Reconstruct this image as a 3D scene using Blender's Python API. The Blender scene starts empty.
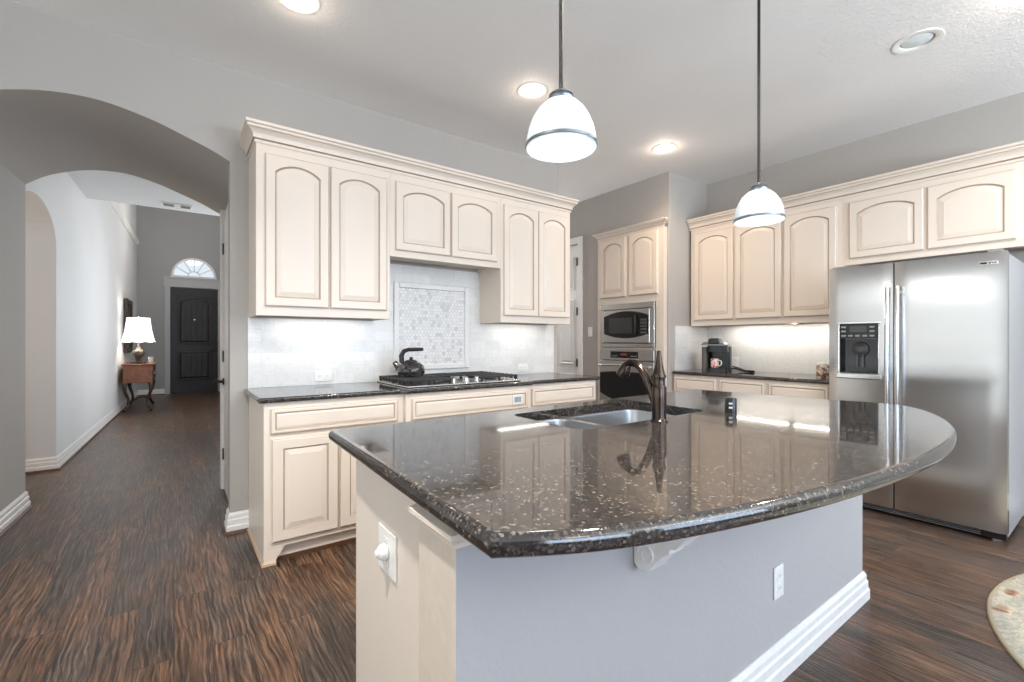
import bpy, bmesh, math, random
from mathutils import Vector, Matrix
random.seed(7)
sc = bpy.context.scene
COL = sc.collection
PI = math.pi

# ------------------------------------------------------------------ camera, world, exposure, big lights
FPX = 461.0                      # focal length in pixels of a 1024 wide frame
YAW = math.radians(36.25)
cam_d = bpy.data.cameras.new('camera'); cam = bpy.data.objects.new('camera', cam_d); COL.objects.link(cam)
cam.location = (0, 0, 1.22); cam.rotation_euler = (PI/2, 0, -YAW)
cam_d.sensor_width = 36.0; cam_d.lens = FPX/1024*36.0; cam_d.clip_start = .02; cam_d.clip_end = 200
sc.camera = cam
sc.view_settings.view_transform = 'Standard'; sc.view_settings.look = 'None'
sc.view_settings.exposure = 0.0; sc.view_settings.gamma = 1.0; sc.view_settings.use_curve_mapping = False
w = bpy.data.worlds.new('sky'); sc.world = w; w.use_nodes = True
bg = w.node_tree.nodes['Background']; bg.inputs[0].default_value = (.80, .90, 1, 1); bg.inputs[1].default_value = 1.0
try:
    sc.cycles.max_bounces = 8; sc.cycles.diffuse_bounces = 5; sc.cycles.glossy_bounces = 4
    sc.cycles.caustics_reflective = False; sc.cycles.caustics_refractive = False
    sc.cycles.sample_clamp_indirect = 6.0; sc.cycles.use_denoising = True
except Exception: pass

def area(name, loc, target, sx, sy, power, color):
    d = bpy.data.lights.new(name, 'AREA'); d.shape = 'RECTANGLE'; d.size = sx; d.size_y = sy
    d.energy = power; d.color = color
    o = bpy.data.objects.new(name, d); COL.objects.link(o); o.location = loc
    v = Vector(target)-Vector(loc); o.rotation_euler = v.to_track_quat('-Z', 'Y').to_euler()
    return o
DAY = (.80, .90, 1.0)
WARM = (1.0, .83, .66)
SKYL = (.57, .75, 1.0)
area('window_daylight', (.2, -3.45, 1.55), (.2, 0, 1.55), 2.0, 1.9, 72, SKYL)
area('window_daylight', (2.9, -3.45, 1.55), (2.9, 0, 1.55), 2.0, 1.9, 72, SKYL)
area('ceiling_fill', (.2, -3.42, 1.5), (.2, -2.6, 3.1), 2.0, 1.0, 20, (1, .98, .95))       # added upward lights brightening the ceiling, standing in for outdoor bounce
area('ceiling_fill', (2.9, -3.42, 1.5), (2.9, -3.25, 3.1), 2.0, 1.0, 345, (.88, .96, 1))
area('fridge_band_fill', (-1.82, 1.3, 1.965), (0, 1.3, 1.965), 4.1, .12, 1.5, DAY)  # added unseen strips that put bright bands into the fridge reflection
area('fridge_band_fill', (-1.83, 1.25, .86), (0, 1.25, .86), 4.1, .14, .9, DAY)
area('left_fill', (-1.84, 1.3, 1.20), (0, 1.3, 1.20), 4.1, 2.2, 22, (1, 1, .92))  # added unseen light that lifts the base cabinets, island end and fridge
area('hall_fill', (1.12, 8.3, 1.7), (-.8, 8.3, 1.6), 2.2, 2.0, 38, (.95, .98, 1))  # added unseen lights that brighten the hall's left wall
area('hall_fill', (1.12, 5.9, 1.6), (-.8, 5.9, 1.6), 1.2, 1.8, 12, (.88, .95, 1))
area('side_room_light', (-2.85, 5.4, 1.6), (-1, 5.4, 1.4), 1.2, 1.6, 24, (1, .78, .58))  # warm area light set in the side room, no window built there
area('passage_light', (3.95, 5.4, 2.0), (3.7, 4.6, 1.5), .5, .8, 28, (1, 1, 1))  # area light at the passage end, no window built there

def glow(name, loc, power, color, radius):
    d = bpy.data.lights.new(name, 'POINT'); d.energy = power; d.color = color; d.shadow_soft_size = radius
    o = bpy.data.objects.new(name, d); COL.objects.link(o); o.location = loc
glow('rear_fill', (.3, -1.9, 2.45), 14, (1, .75, .5), .22)      # added warm point light behind the camera, no lamp known there
glow('foyer_fill', (.45, 11.0, 3.5), 30, (1, .96, .92), .2)  # added point light that lifts the dim foyer

# ------------------------------------------------------------------ helpers
ORIG = {}
class Fr:                         # a wall-face frame: a runs right as seen, b up, c out of the face
    def __init__(s, o, U): s.o = Vector(o); s.U = Vector(U).normalized(); s.Z = Vector((0,0,1)); s.N = s.U.cross(s.Z)
    def p(s, a, b, c=0): return s.o + s.U*a + s.Z*b + s.N*c
W0 = Fr((0,0,0), (1,0,0))
class Wld:
    def p(s, a, b, c): return Vector((a, b, c))
WL = Wld()

class MB:
    def __init__(s): s.bm = bmesh.new()
    def quad(s, pts, mi=0):
        f = s.bm.faces.new([s.bm.verts.new(p) for p in pts]); f.material_index = mi; return f
    def box(s, a0, a1, b0, b1, c0, c1, F=WL, mi=0):
        P = [F.p(a, b, c) for c in (c0, c1) for b in (b0, b1) for a in (a0, a1)]
        v = [s.bm.verts.new(p) for p in P]
        for q in ((0,2,3,1), (4,5,7,6), (0,1,5,4), (2,6,7,3), (0,4,6,2), (1,3,7,5)):
            f = s.bm.faces.new([v[i] for i in q]); f.material_index = mi
        return s
    def loft(s, loops, close=True, cap0=True, cap1=True, mis=None, imis=None):
        L = [[s.bm.verts.new(p) for p in lp] for lp in loops]; n = len(L[0])
        for k in range(len(L)-1):
            for i in range(n if close else n-1):
                j = (i+1) % n
                f = s.bm.faces.new((L[k][i], L[k][j], L[k+1][j], L[k+1][i]))
                if mis: f.material_index = mis[k]
                if imis: f.material_index = imis.get(i, 0)
        if cap0:
            f = s.bm.faces.new(list(reversed(L[0]))); f.material_index = mis[0] if mis else 0
        if cap1:
            f = s.bm.faces.new(L[-1]); f.material_index = mis[-1] if mis else 0
        return s
    def lathe(s, o, prof, n=24, axis=(0,0,1), mis=None, cap0=True, cap1=True):
        ax = Vector(axis).normalized(); R = ax.to_track_quat('Z', 'Y').to_matrix(); o = Vector(o)
        loops = [[o + R @ Vector((r*math.cos(2*PI*i/n), r*math.sin(2*PI*i/n), z)) for i in range(n)] for r, z in prof]
        return s.loft(loops, True, cap0, cap1, mis)
    def tube(s, pts, rad, n=10, cap=True):
        pts = [Vector(p) for p in pts]; m = len(pts)
        rad = rad if isinstance(rad, (list, tuple)) else [rad]*m
        T = [(pts[min(i+1, m-1)]-pts[max(i-1, 0)]).normalized() for i in range(m)]
        up = Vector((0,0,1)) if abs(T[0].z) < .9 else Vector((1,0,0))
        nx = T[0].cross(up).normalized(); loops = []
        for i in range(m):
            nx = (nx - T[i]*nx.dot(T[i])).normalized(); ny = T[i].cross(nx)
            loops.append([pts[i] + (nx*math.cos(2*PI*k/n) + ny*math.sin(2*PI*k/n))*rad[i] for k in range(n)])
        return s.loft(loops, True, cap, cap)
    def sweep(s, path, prof, side=1, z=0.0, closed=False, imis=None):
        P = [Vector((p[0], p[1])) for p in path]; m = len(P); seg = []
        cnt = m if closed else m-1
        for i in range(cnt):
            d = (P[(i+1) % m]-P[i]).normalized(); seg.append(Vector((-d.y, d.x))*side)
        loops = []
        for i in range(m):
            if closed: a, b = seg[i-1], seg[i]
            else: a, b = seg[max(i-1, 0)], seg[min(i, m-2)]
            k = (a+b)/(1+a.dot(b))
            loops.append([Vector((P[i].x+k.x*o, P[i].y+k.y*o, z+h)) for o, h in prof])
        if closed: loops.append(loops[0])
        return s.loft(loops, True, not closed, not closed, None, imis)
    def poly(s, outer, holes, depth, mp, mi=0):
        """flat polygon with holes, extruded: mp(u, v, d) gives the world point"""
        tb = bmesh.new(); edges = []
        for lp in [outer]+list(holes):
            vs = [tb.verts.new((u, v, 0)) for u, v in lp]
            edges += [tb.edges.new((vs[i], vs[(i+1) % len(vs)])) for i in range(len(vs))]
        bmesh.ops.triangle_fill(tb, use_beauty=True, use_dissolve=False, edges=edges)
        tris = [[(v.co.x, v.co.y) for v in f.verts] for f in tb.faces]; tb.free()
        cache = {}
        def V(u, v, d):
            k = (round(u, 6), round(v, 6), d)
            if k not in cache: cache[k] = s.bm.verts.new(mp(u, v, d))
            return cache[k]
        for t in tris:
            for d in (0, depth):
                f = s.bm.faces.new([V(u, v, d) for u, v in (t if d == 0 else t[::-1])]); f.material_index = mi
        for lp in [outer]+list(holes):
            for i in range(len(lp)):
                a, b = lp[i], lp[(i+1) % len(lp)]
                f = s.bm.faces.new((V(*a, 0), V(*b, 0), V(*b, depth), V(*a, depth))); f.material_index = mi
        return s
    def build(s, name, mat, parent=None, smooth=None, bevel=None, seg=2, recalc=True):
        bm = s.bm
        if recalc: bmesh.ops.recalc_face_normals(bm, faces=bm.faces)
        o0 = ORIG.get(parent.name, Vector((0,0,0))) if parent else Vector((0,0,0))
        if o0.length: bmesh.ops.translate(bm, vec=-o0, verts=bm.verts)
        me = bpy.data.meshes.new(name); bm.to_mesh(me); bm.free()
        for m in (mat if isinstance(mat, (list, tuple)) else [mat]): me.materials.append(m)
        o = bpy.data.objects.new(name, me); COL.objects.link(o)
        if parent: o.parent = parent
        ORIG[o.name] = o0
        if smooth:
            me.polygons.foreach_set('use_smooth', [True]*len(me.polygons))
            me.set_sharp_from_angle(angle=math.radians(smooth))
        if bevel:
            b = o.modifiers.new('bevel', 'BEVEL'); b.width = bevel; b.segments = seg; b.limit_method = 'ANGLE'; b.angle_limit = math.radians(40)
            b.harden_normals = True
            if seg > 1:
                me.polygons.foreach_set('use_smooth', [True]*len(me.polygons)); me.set_sharp_from_angle(angle=math.radians(31))
        return o

def tag(o, label, cat, group=None, kind=None):
    o['label'] = label; o['category'] = cat
    if group: o['group'] = group
    if kind: o['kind'] = kind
    return o
def thing(name, loc, label, cat, group=None, kind=None):
    o = bpy.data.objects.new(name, None); COL.objects.link(o); o.location = loc; o.empty_display_size = .05
    ORIG[o.name] = Vector(loc)
    return tag(o, label, cat, group, kind)
def struct(o, label, cat): return tag(o, label, cat, None, 'structure')
def lamp(name, kind, loc, power, color, radius=.04, spot=None, blend=.6):
    d = bpy.data.lights.new(name, kind); d.energy = power; d.color = color; d.shadow_soft_size = radius
    if spot: d.spot_size = spot; d.spot_blend = blend
    o = bpy.data.objects.new(name, d); COL.objects.link(o); o.location = loc; return o
def circ(x, y, r, n=32): return [(x+r*math.cos(2*PI*i/n), y+r*math.sin(2*PI*i/n)) for i in range(n)]
def rrect(x0, x1, y0, y1, r, n=6):
    out = []
    for cx, cy, a in ((x1-r, y0+r, -90), (x1-r, y1-r, 0), (x0+r, y1-r, 90), (x0+r, y0+r, 180)):
        for i in range(n+1):
            t = math.radians(a+90*i/n); out.append((cx+r*math.cos(t), cy+r*math.sin(t)))
    return out

# ------------------------------------------------------------------ materials
class NT:
    def __init__(s, name):
        s.m = bpy.data.materials.new(name); s.m.use_nodes = True; s.t = s.m.node_tree; s.N = s.t.nodes; s.L = s.t.links
        s.b = s.N['Principled BSDF']
    def n(s, typ, **kw):
        nd = s.N.new(typ)
        for k, v in kw.items():
            if k.startswith('i_'):
                key = k[2:]; key = int(key) if key.isdigit() else key.replace('_', ' ')
                if hasattr(v, 'links') or isinstance(v, bpy.types.NodeSocket): s.L.new(v, nd.inputs[key])
                else: nd.inputs[key].default_value = v
            else: setattr(nd, k, v)
        return nd
    def set(s, **kw):
        for k, v in kw.items():
            key = k.replace('_', ' ')
            if isinstance(v, bpy.types.NodeSocket): s.L.new(v, s.b.inputs[key])
            else: s.b.inputs[key].default_value = v
        return s
    def coord(s, scale=(1,1,1), rot=(0,0,0), loc=(0,0,0), which='Object'):
        tc = s.n('ShaderNodeTexCoord'); mp = s.n('ShaderNodeMapping')
        mp.inputs['Scale'].default_value = scale; mp.inputs['Rotation'].default_value = rot; mp.inputs['Location'].default_value = loc
        s.L.new(tc.outputs[which], mp.inputs[0]); return mp.outputs[0]
    def noise(s, vec, scale, detail=3, rough=.5, dist=0):
        return s.n('ShaderNodeTexNoise', i_Vector=vec, i_Scale=scale, i_Detail=detail, i_Roughness=rough, i_Distortion=dist)
    def ramp(s, fac, stops, interp='LINEAR'):
        r = s.n('ShaderNodeValToRGB', i_Fac=fac); r.color_ramp.interpolation = interp; e = r.color_ramp.elements
        while len(e) < len(stops): e.new(.5)
        for i, (p, c) in enumerate(stops):
            e[i].position = p; e[i].color = tuple(c)+((1,) if len(c) == 3 else ())
        return r.outputs[0]
    def mix(s, fac, a, b, mode='MIX'):
        m = s.n('ShaderNodeMix', data_type='RGBA', blend_type=mode)
        for k, v in ((0, fac), (6, a), (7, b)):
            if isinstance(v, bpy.types.NodeSocket): s.L.new(v, m.inputs[k])
            else: m.inputs[k].default_value = v if k == 0 else (tuple(v)+(1,) if len(v) == 3 else v)
        return m.outputs[2]
    def math(s, op, a, b=None):
        m = s.n('ShaderNodeMath', operation=op)
        for k, v in ((0, a), (1, b)):
            if v is None: continue
            if isinstance(v, bpy.types.NodeSocket): s.L.new(v, m.inputs[k])
            else: m.inputs[k].default_value = v
        return m.outputs[0]
    def vm(s, op, a, b=None, out=0):
        m = s.n('ShaderNodeVectorMath', operation=op)
        for k, v in ((0, a), (1, b)):
            if v is None: continue
            if isinstance(v, bpy.types.NodeSocket): s.L.new(v, m.inputs[k])
            else: m.inputs[k].default_value = v
        return m.outputs[out]
    def bump(s, h, strength=.2, dist=.01):
        b = s.n('ShaderNodeBump', i_Height=h, i_Strength=strength, i_Distance=dist); s.L.new(b.outputs[0], s.b.inputs['Normal']); return s

def mat(name, col, rough=.5, metal=0, nscale=40, nstr=.04, var=.04, emit=None, estr=0, ior=1.5, coat=0):
    t = NT(name); v = t.coord()
    nz = t.noise(v, nscale, 3)
    c2 = tuple(max(0, x*(1-var)) for x in col); c1 = tuple(min(1, x*(1+var)) for x in col)
    t.set(Base_Color=t.ramp(nz.outputs[0], [(.3, c2), (.7, c1)]), Roughness=rough, Metallic=metal, IOR=ior, Coat_Weight=coat)
    if nstr: t.bump(nz.outputs[0], nstr, .004)
    if emit: t.set(Emission_Color=tuple(emit)+(1,), Emission_Strength=estr)
    return t.m

def wall_mat(name, col, nstr=.25):
    t = NT(name); v = t.coord(); nz = t.noise(v, 55, 4, .6); big = t.noise(v, 1.3, 2)
    t.set(Base_Color=t.ramp(big.outputs[0], [(.3, tuple(x*.98 for x in col)), (.7, tuple(min(1, x*1.02) for x in col))]), Roughness=.75)
    t.bump(nz.outputs[0], nstr, .006); return t.m

M = {}
M['wall'] = wall_mat('greige_wall_paint', (.46, .433, .405))
M['island_wall'] = wall_mat('cool_tinted_wall_paint', (.435, .42, .42), .35)  # copy of the wall paint, cool daylight tinted into its colour
M['hall'] = wall_mat('pale_hall_paint', (.74, .74, .74))
M['foyer'] = wall_mat('dimmed_foyer_paint', (.40, .40, .40))  # whitish hall paint darkened, the foyer's dimness put into the colour
M['ceil'] = wall_mat('textured_ceiling_paint', (.88, .87, .86), .6)
M['trim'] = mat('white_trim_paint', (.86, .845, .825), .35)
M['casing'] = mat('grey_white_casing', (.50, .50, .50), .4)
M['white'] = mat('white_plastic', (.88, .87, .84), .3)
M['black'] = mat('black_plastic', (.012, .012, .013), .25)
M['blackglass'] = mat('black_glass', (.008, .008, .01), .06, nstr=0)
M['darkglass'] = mat('smoked_glass', (.045, .045, .047), .12, nstr=0)
M['iron'] = mat('cast_iron', (.02, .02, .02), .5, nscale=200, nstr=.15)
M['dark_metal'] = mat('dark_bronze_rod', (.018, .016, .015), .5, .2)
M['pewter'] = mat('pewter_band', (.25, .27, .29), .3, .9)
M['chrome'] = mat('polished_steel', (.75, .75, .74), .16, 1, nstr=0)
M['hinge'] = mat('dark_hinge', (.03, .03, .03), .4, .6)
M['wood_red'] = mat('reddish_antique_wood', (.22, .07, .022), .3, nscale=14, var=.25)
M['wood_dark'] = mat('dark_carved_wood', (.045, .026, .016), .35, nscale=30, var=.3)
M['shoe'] = mat('dark_stained_moulding', (.10, .048, .026), .4, var=.2)
M['grey_plastic'] = mat('grey_plastic', (.28, .28, .28), .4)
M['blue_grey'] = mat('blue_grey_plastic', (.25, .33, .40), .4)

def cabinet_mat(name, col):
    t = NT(name); v = t.coord(scale=(1, 1, .5)); nz = t.noise(v, 6, 3)
    t.set(Base_Color=t.ramp(nz.outputs[0], [(.3, tuple(x*.985 for x in col)), (.7, tuple(min(1, x*1.01) for x in col))]), Roughness=.38)
    t.bump(nz.outputs[0], .02, .004); return t.m
M['cab'] = cabinet_mat('cream_painted_cabinet', (.80, .71, .62))
M['glaze'] = mat('brown_glaze_in_grooves', (.46, .365, .285), .45)
CAB = [M['cab'], M['glaze']]

def steel_mat(name, col=(.56, .55, .54), rough=.20, scale=(2, 2, 220)):
    t = NT(name); v = t.coord(scale=scale); nz = t.noise(v, 3, 4)
    tg = t.n('ShaderNodeTangent', direction_type='RADIAL', axis='Z')
    t.set(Base_Color=t.ramp(nz.outputs[0], [(.3, tuple(x*.97 for x in col)), (.7, tuple(min(1, x*1.02) for x in col))]), Metallic=1,
          Roughness=rough, Anisotropic=.9, Tangent=tg.outputs[0])
    return t.m
M['steel'] = steel_mat('brushed_stainless_steel')
M['sinksteel'] = steel_mat('satin_sink_steel', (.46, .455, .45), .30)
M['steelside'] = mat('light_grey_appliance_side', (.50, .51, .52), .4, .3, nscale=300)
M['bronze'] = mat('oil_rubbed_bronze', (.075, .056, .046), .22, 1, nscale=20, var=.25, nstr=0)

def granite():
    t = NT('dark_speckled_granite'); v = t.coord()
    a = t.n('ShaderNodeTexVoronoi', i_Vector=v, i_Scale=230.0); b = t.n('ShaderNodeTexVoronoi', i_Vector=v, i_Scale=150.0)
    sa = t.n('ShaderNodeSeparateColor', i_Color=a.outputs['Color']); sb = t.n('ShaderNodeSeparateColor', i_Color=b.outputs['Color'])
    big = t.noise(v, 9, 3)
    base = t.ramp(sa.outputs[0], [(0, (.010, .010, .011)), (.40, (.028, .024, .022)), (.66, (.065, .050, .040)), (.86, (.095, .07, .052)), (.955, (.25, .20, .16))], 'CONSTANT')
    fleck = t.ramp(sb.outputs[1], [(0, (.012, .012, .013)), (.66, (.035, .034, .035)), (.86, (.085, .068, .052)), (.96, (.21, .19, .17))], 'CONSTANT')
    f = t.ramp(big.outputs[0], [(.38, (.25,)*3), (.65, (.65,)*3)])
    t.set(Base_Color=t.mix(f, base, fleck), Roughness=t.math('ADD', t.math('MULTIPLY', sa.outputs[2], .07), .025), IOR=1.8)
    t.bump(sa.outputs[1], .06, .0004); return t.m
M['granite'] = granite()

def floor_mat():
    t = NT('dark_hand_scraped_oak'); v = t.coord(rot=(0, 0, -PI/2))       # planks run along world y
    br = t.n('ShaderNodeTexBrick', i_Vector=v, i_Scale=1.0, i_Color1=(0, 0, 0, 1), i_Color2=(1, 1, 1, 1), i_Mortar=(.5, .5, .5, 1))
    br.offset = .37; br.offset_frequency = 2
    for k, x in (('Mortar Size', .0022), ('Mortar Smooth', .3), ('Brick Width', 1.35), ('Row Height', .125), ('Bias', 0)): br.inputs[k].default_value = x
    tc = t.n('ShaderNodeTexCoord')
    sp = t.n('ShaderNodeSeparateColor', i_Color=br.outputs['Color'])
    # each plank's grain is shifted by its own amount
    off = t.n('ShaderNodeCombineXYZ', i_X=t.math('MULTIPLY', sp.outputs[0], 13.0), i_Y=t.math('MULTIPLY', sp.outputs[0], 37.0))
    p = t.vm('ADD', tc.outputs['Object'], off.outputs[0])
    warp = t.noise(t.vm('MULTIPLY', p, (1, .35, 1)), 4.5, 3, .55)
    pw = t.vm('ADD', t.vm('MULTIPLY', p, (1, .045, 1)), t.vm('MULTIPLY', warp.outputs['Color'], (.085, .02, 0)))
    wv = t.n('ShaderNodeTexWave', i_Vector=pw, i_Scale=17.0, i_Distortion=5.0, i_Detail=3.0, i_Detail_Scale=1.6, wave_type='BANDS', bands_direction='X')
    rings = t.noise(pw, 80, 6, .72, .5); knots = t.noise(t.vm('MULTIPLY', p, (1, .3, 1)), 11, 4, .6, .8); fine = t.noise(t.vm('ADD', t.vm('MULTIPLY', p, (1, .03, 1)), t.vm('MULTIPLY', warp.outputs['Color'], (.03, 0, 0))), 170, 4, .7); patch = t.noise(t.vm('MULTIPLY', p, (1, .45, 1)), 2.3, 3, .6)
    g = t.math('ADD', t.math('MULTIPLY', wv.outputs['Fac'], .05), t.math('ADD', t.math('MULTIPLY', rings.outputs[0], .60), t.math('ADD', t.math('MULTIPLY', fine.outputs[0], .25), t.math('MULTIPLY', knots.outputs[0], .10))))
    c1 = t.ramp(g, [(.385, (.006, .004, .003)), (.445, (.050, .025, .014)), (.52, (.14, .070, .038)), (.62, (.30, .165, .095))])
    c2 = t.ramp(g, [(.39, (.006, .0045, .004)), (.465, (.036, .025, .020)), (.53, (.085, .060, .047)), (.63, (.19, .14, .11))])
    c = t.mix(t.ramp(patch.outputs[0], [(.42, (0,)*3), (.60, (1,)*3)]), c2, c1)
    c = t.mix(1.0, c, t.ramp(sp.outputs[0], [(0, (.80,)*3), (1, (1.22,)*3)]), 'MULTIPLY')
    c = t.mix(t.math('MULTIPLY', br.outputs['Fac'], .6), c, (.008, .006, .005))
    rg = t.math('ADD', t.math('MULTIPLY', fine.outputs[0], .25), .20)
    t.set(Base_Color=c, Roughness=rg, IOR=1.5)
    h = t.math('SUBTRACT', g, t.math('MULTIPLY', br.outputs['Fac'], .35))
    t.bump(h, .7, .006); return t.m
M['floor'] = floor_mat()

def subway(name, rot):
    t = NT(name); v = t.coord(rot=rot)
    br = t.n('ShaderNodeTexBrick', i_Vector=v, i_Scale=1.0, i_Color1=(.76, .755, .74, 1), i_Color2=(.84, .83, .81, 1), i_Mortar=(.73, .72, .70, 1))
    for k, x in (('Mortar Size', .0018), ('Mortar Smooth', .2), ('Brick Width', .152), ('Row Height', .0762), ('Bias', 0)): br.inputs[k].default_value = x
    vein = t.noise(v, 7, 5, .62, 1.2)
    c = t.mix(t.ramp(vein.outputs[0], [(.47, (0,)*3), (.5, (.35,)*3), (.53, (0,)*3)]), br.outputs['Color'], (.60, .60, .60))
    t.set(Base_Color=c, Roughness=.22); t.bump(t.math('SUBTRACT', 1.0, br.outputs['Fac']), .25, .002); return t.m
M['tile_back'] = subway('white_marble_subway_tile', (-PI/2, 0, 0))       # x-z plane
def hexmat():
    t = NT('marble_hexagon_mosaic'); tc = t.n('ShaderNodeTexCoord'); sx = t.n('ShaderNodeSeparateXYZ', i_Vector=tc.outputs['Object'])
    S = 34.0
    p = t.n('ShaderNodeCombineXYZ', i_X=t.math('MULTIPLY', sx.outputs[0], S), i_Y=t.math('MULTIPLY', sx.outputs[2], S)).outputs[0]
    p = t.vm('ADD', p, (100, 173.205, 0)); s = (1, 1.7320508, 1); h = (.5, .8660254, .5)
    a = t.vm('SUBTRACT', t.vm('MODULO', p, s), h); b = t.vm('SUBTRACT', t.vm('MODULO', t.vm('SUBTRACT', p, h), s), h)
    a = t.vm('MULTIPLY', a, (1, 1, 0)); b = t.vm('MULTIPLY', b, (1, 1, 0))
    la = t.vm('LENGTH', a, out=1); lb = t.vm('LENGTH', b, out=1)
    m = t.n('ShaderNodeMix', data_type='VECTOR', i_0=t.math('LESS_THAN', lb, la)); t.L.new(a, m.inputs[4]); t.L.new(b, m.inputs[5]); g = m.outputs[1]
    ab = t.vm('ABSOLUTE', g); d = t.math('MAXIMUM', t.vm('DOT_PRODUCT', ab, (.5, .8660254, 0), out=1), t.n('ShaderNodeSeparateXYZ', i_Vector=ab).outputs[0])
    idv = t.vm('SUBTRACT', p, g)
    wn = t.n('ShaderNodeTexWhiteNoise', noise_dimensions='2D', i_Vector=t.vm('SNAP', t.vm('ADD', idv, (.01, .01, 0)), (.25, .25, .25)))
    cell = t.ramp(wn.outputs[0], [(0, (.60, .60, .60)), (.15, (.72, .715, .71)), (.5, (.80, .79, .78)), (1, (.84, .83, .82))])
    gr = t.ramp(d, [(.43, (0,)*3), (.46, (1,)*3)])
    t.set(Base_Color=t.mix(gr, cell, (.60, .59, .58)), Roughness=.25); t.bump(t.math('SUBTRACT', 1.0, gr), .2, .002); return t.m
M['hex'] = hexmat()

def rugmat():
    t = NT('floral_rug_pile'); v = t.coord()
    sx = t.n('ShaderNodeSeparateXYZ', i_Vector=v); r = t.math('DIVIDE', t.vm('LENGTH', v, out=1), 1.25)
    vo = t.n('ShaderNodeTexVoronoi', i_Vector=t.vm('ADD', v, t.vm('MULTIPLY', t.noise(v, 9, 3).outputs['Color'], (.10, .10, 0))), i_Scale=9.0); nz = t.noise(v, 16, 4, .6, 1.5); fine = t.noise(v, 260, 2)
    fl = t.ramp(vo.outputs['Distance'], [(.12, (.24, .09, .05)), (.24, (.44, .25, .15)), (.32, (.58, .50, .39)), (.5, (.50, .46, .38))])
    lf = t.ramp(nz.outputs[0], [(.46, (0,)*3), (.52, (.75,)*3), (.60, (0,)*3)])
    c = t.mix(lf, fl, (.26, .27, .22))
    ring = t.ramp(r, [(.0, (0,)*3), (.985, (0,)*3), (.989, (1,)*3)])
    c = t.mix(ring, c, (.40, .33, .23))
    mid = t.ramp(t.math('ABSOLUTE', t.math('SUBTRACT', r, .80)), [(.0, (.8,)*3), (.03, (0,)*3)])
    c = t.mix(mid, c, (.28, .27, .24))
    t.set(Base_Color=c, Roughness=.95); t.bump(fine.outputs[0], .8, .006); return t.m

def thin_glass(name, tint=(1, 1, 1)):
    t = NT(name); t.N.remove(t.b); out = t.N['Material Output']
    tr = t.n('ShaderNodeBsdfTransparent', i_0=tuple(tint)+(1,)); gl = t.n('ShaderNodeBsdfGlossy', i_Roughness=.03)
    fr = t.n('ShaderNodeFresnel', i_IOR=1.45); mx = t.n('ShaderNodeMixShader', i_0=fr.outputs[0], i_1=tr.outputs[0], i_2=gl.outputs[0])
    t.L.new(mx.outputs[0], out.inputs[0]); return t.m
M['pane'] = thin_glass('window_glass')
def emis(name, col, s, base=(.8, .8, .8), rough=.3): return mat(name, base, rough, nstr=0, emit=col, estr=s)
M['shade'] = emis('lit_milk_glass', (.75, .90, 1.0), .05, (.52, .60, .66))
M['bulb'] = emis('glowing_bulb', (1, .97, .93), 1.5)
M['canbulb'] = emis('glowing_warm_lens', (1, .86, .68), 7)
M['lampshade'] = emis('lit_fabric_shade', (1, .97, .93), 1.1)
M['strip'] = emis('under_cabinet_lens', (1, .95, .87), 3)
M['orange_led'] = emis('orange_display_digits', (1, .22, .06), .22, (.05, .02, .01))

# ------------------------------------------------------------------ the setting
H = 2.955; BY = 3.42; RX = 4.77; LX = -1.9; SY = -3.6
b = MB(); b.box(-3.2, 5.0, -3.8, 14.0, -.12, 0); struct(b.build('floor', M['floor']), 'dark hand-scraped wood plank floor', 'floor')

CANS = [(2.0, 2.49), (3.55, 2.53), (.51, 2.53), (-.25, .95), (1.5, .72), (3.35, .25)]; OFFCAN = (3.47, .765)
b = MB()
holes = [circ(x, y, .075) for x, y in CANS] + [circ(OFFCAN[0], OFFCAN[1], .09)]
b.poly([(LX-.1, SY-.1), (RX+.1, SY-.1), (RX+.1, 5.7), (3.06, 5.7), (3.06, 3.54), (LX-.1, 3.54)], holes, .03, lambda u, v, d: Vector((u, v, H+d)))
struct(b.build('ceiling', M['ceil']), 'pale grey textured kitchen ceiling', 'ceiling')

# back wall with the near rim of the arch
ARCH = [(-.94, 2.36), (-.90, 2.40), (-.80, 2.457), (-.711, 2.497), (-.58, 2.536), (-.44, 2.556), (-.35, 2.559), (-.26, 2.551), (-.129, 2.521), (-.04, 2.493),
        (.045, 2.463), (.13, 2.432), (.21, 2.398), (.287, 2.36), (.36, 2.318)]
def spline(pts, k=4):
    out = []; n = len(pts)
    for i in range(n-1):
        p0, p1, p2, p3 = [Vector(pts[max(0, min(n-1, j))]) for j in (i-1, i, i+1, i+2)]
        for q in range(k):
            t = q/k; out.append(tuple(.5*((2*p1)+(-p0+p2)*t+(2*p0-5*p1+4*p2-p3)*t*t+(-p0+3*p1-3*p2+p3)*t**3)))
    return out+[tuple(pts[-1])]
ARCH = spline(ARCH[::2]+([] if len(ARCH) % 2 else [ARCH[-1]]))
def arch_wall(mb, s0, s1, y0, y1, xl, xr, top=H):
    def sec(A, y):
        inn = [Vector((A[0][0], y, 0))]+[Vector((x, y, z)) for x, z in A]+[Vector((A[-1][0], y, 0))]
        out = [Vector((xl, y, 0)), Vector((xl, y, top))]+[Vector((x, y, top)) for x, z in A[1:-1]]+[Vector((xr, y, top)), Vector((xr, y, 0))]
        return inn, out
    i0, o0 = sec(s0, y0); i1, o1 = sec(s1, y1)
    L = [i0, i1, o1, o0, i0]; vs = [[mb.bm.verts.new(p) for p in l] for l in L[:4]]; vs.append(vs[0]); n = len(i0)
    for k in range(4):
        for i in range(n-1): mb.bm.faces.new((vs[k][i], vs[k][i+1], vs[k+1][i+1], vs[k+1][i]))
    for e in (0, n-1): mb.bm.faces.new([vs[k][e] for k in range(4)])
b = MB(); near = [q for q in ARCH if q[0] < .285]+[(.287, 2.36)]; arch_wall(b, near, near, BY, 3.54, LX, 3.06)
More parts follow.
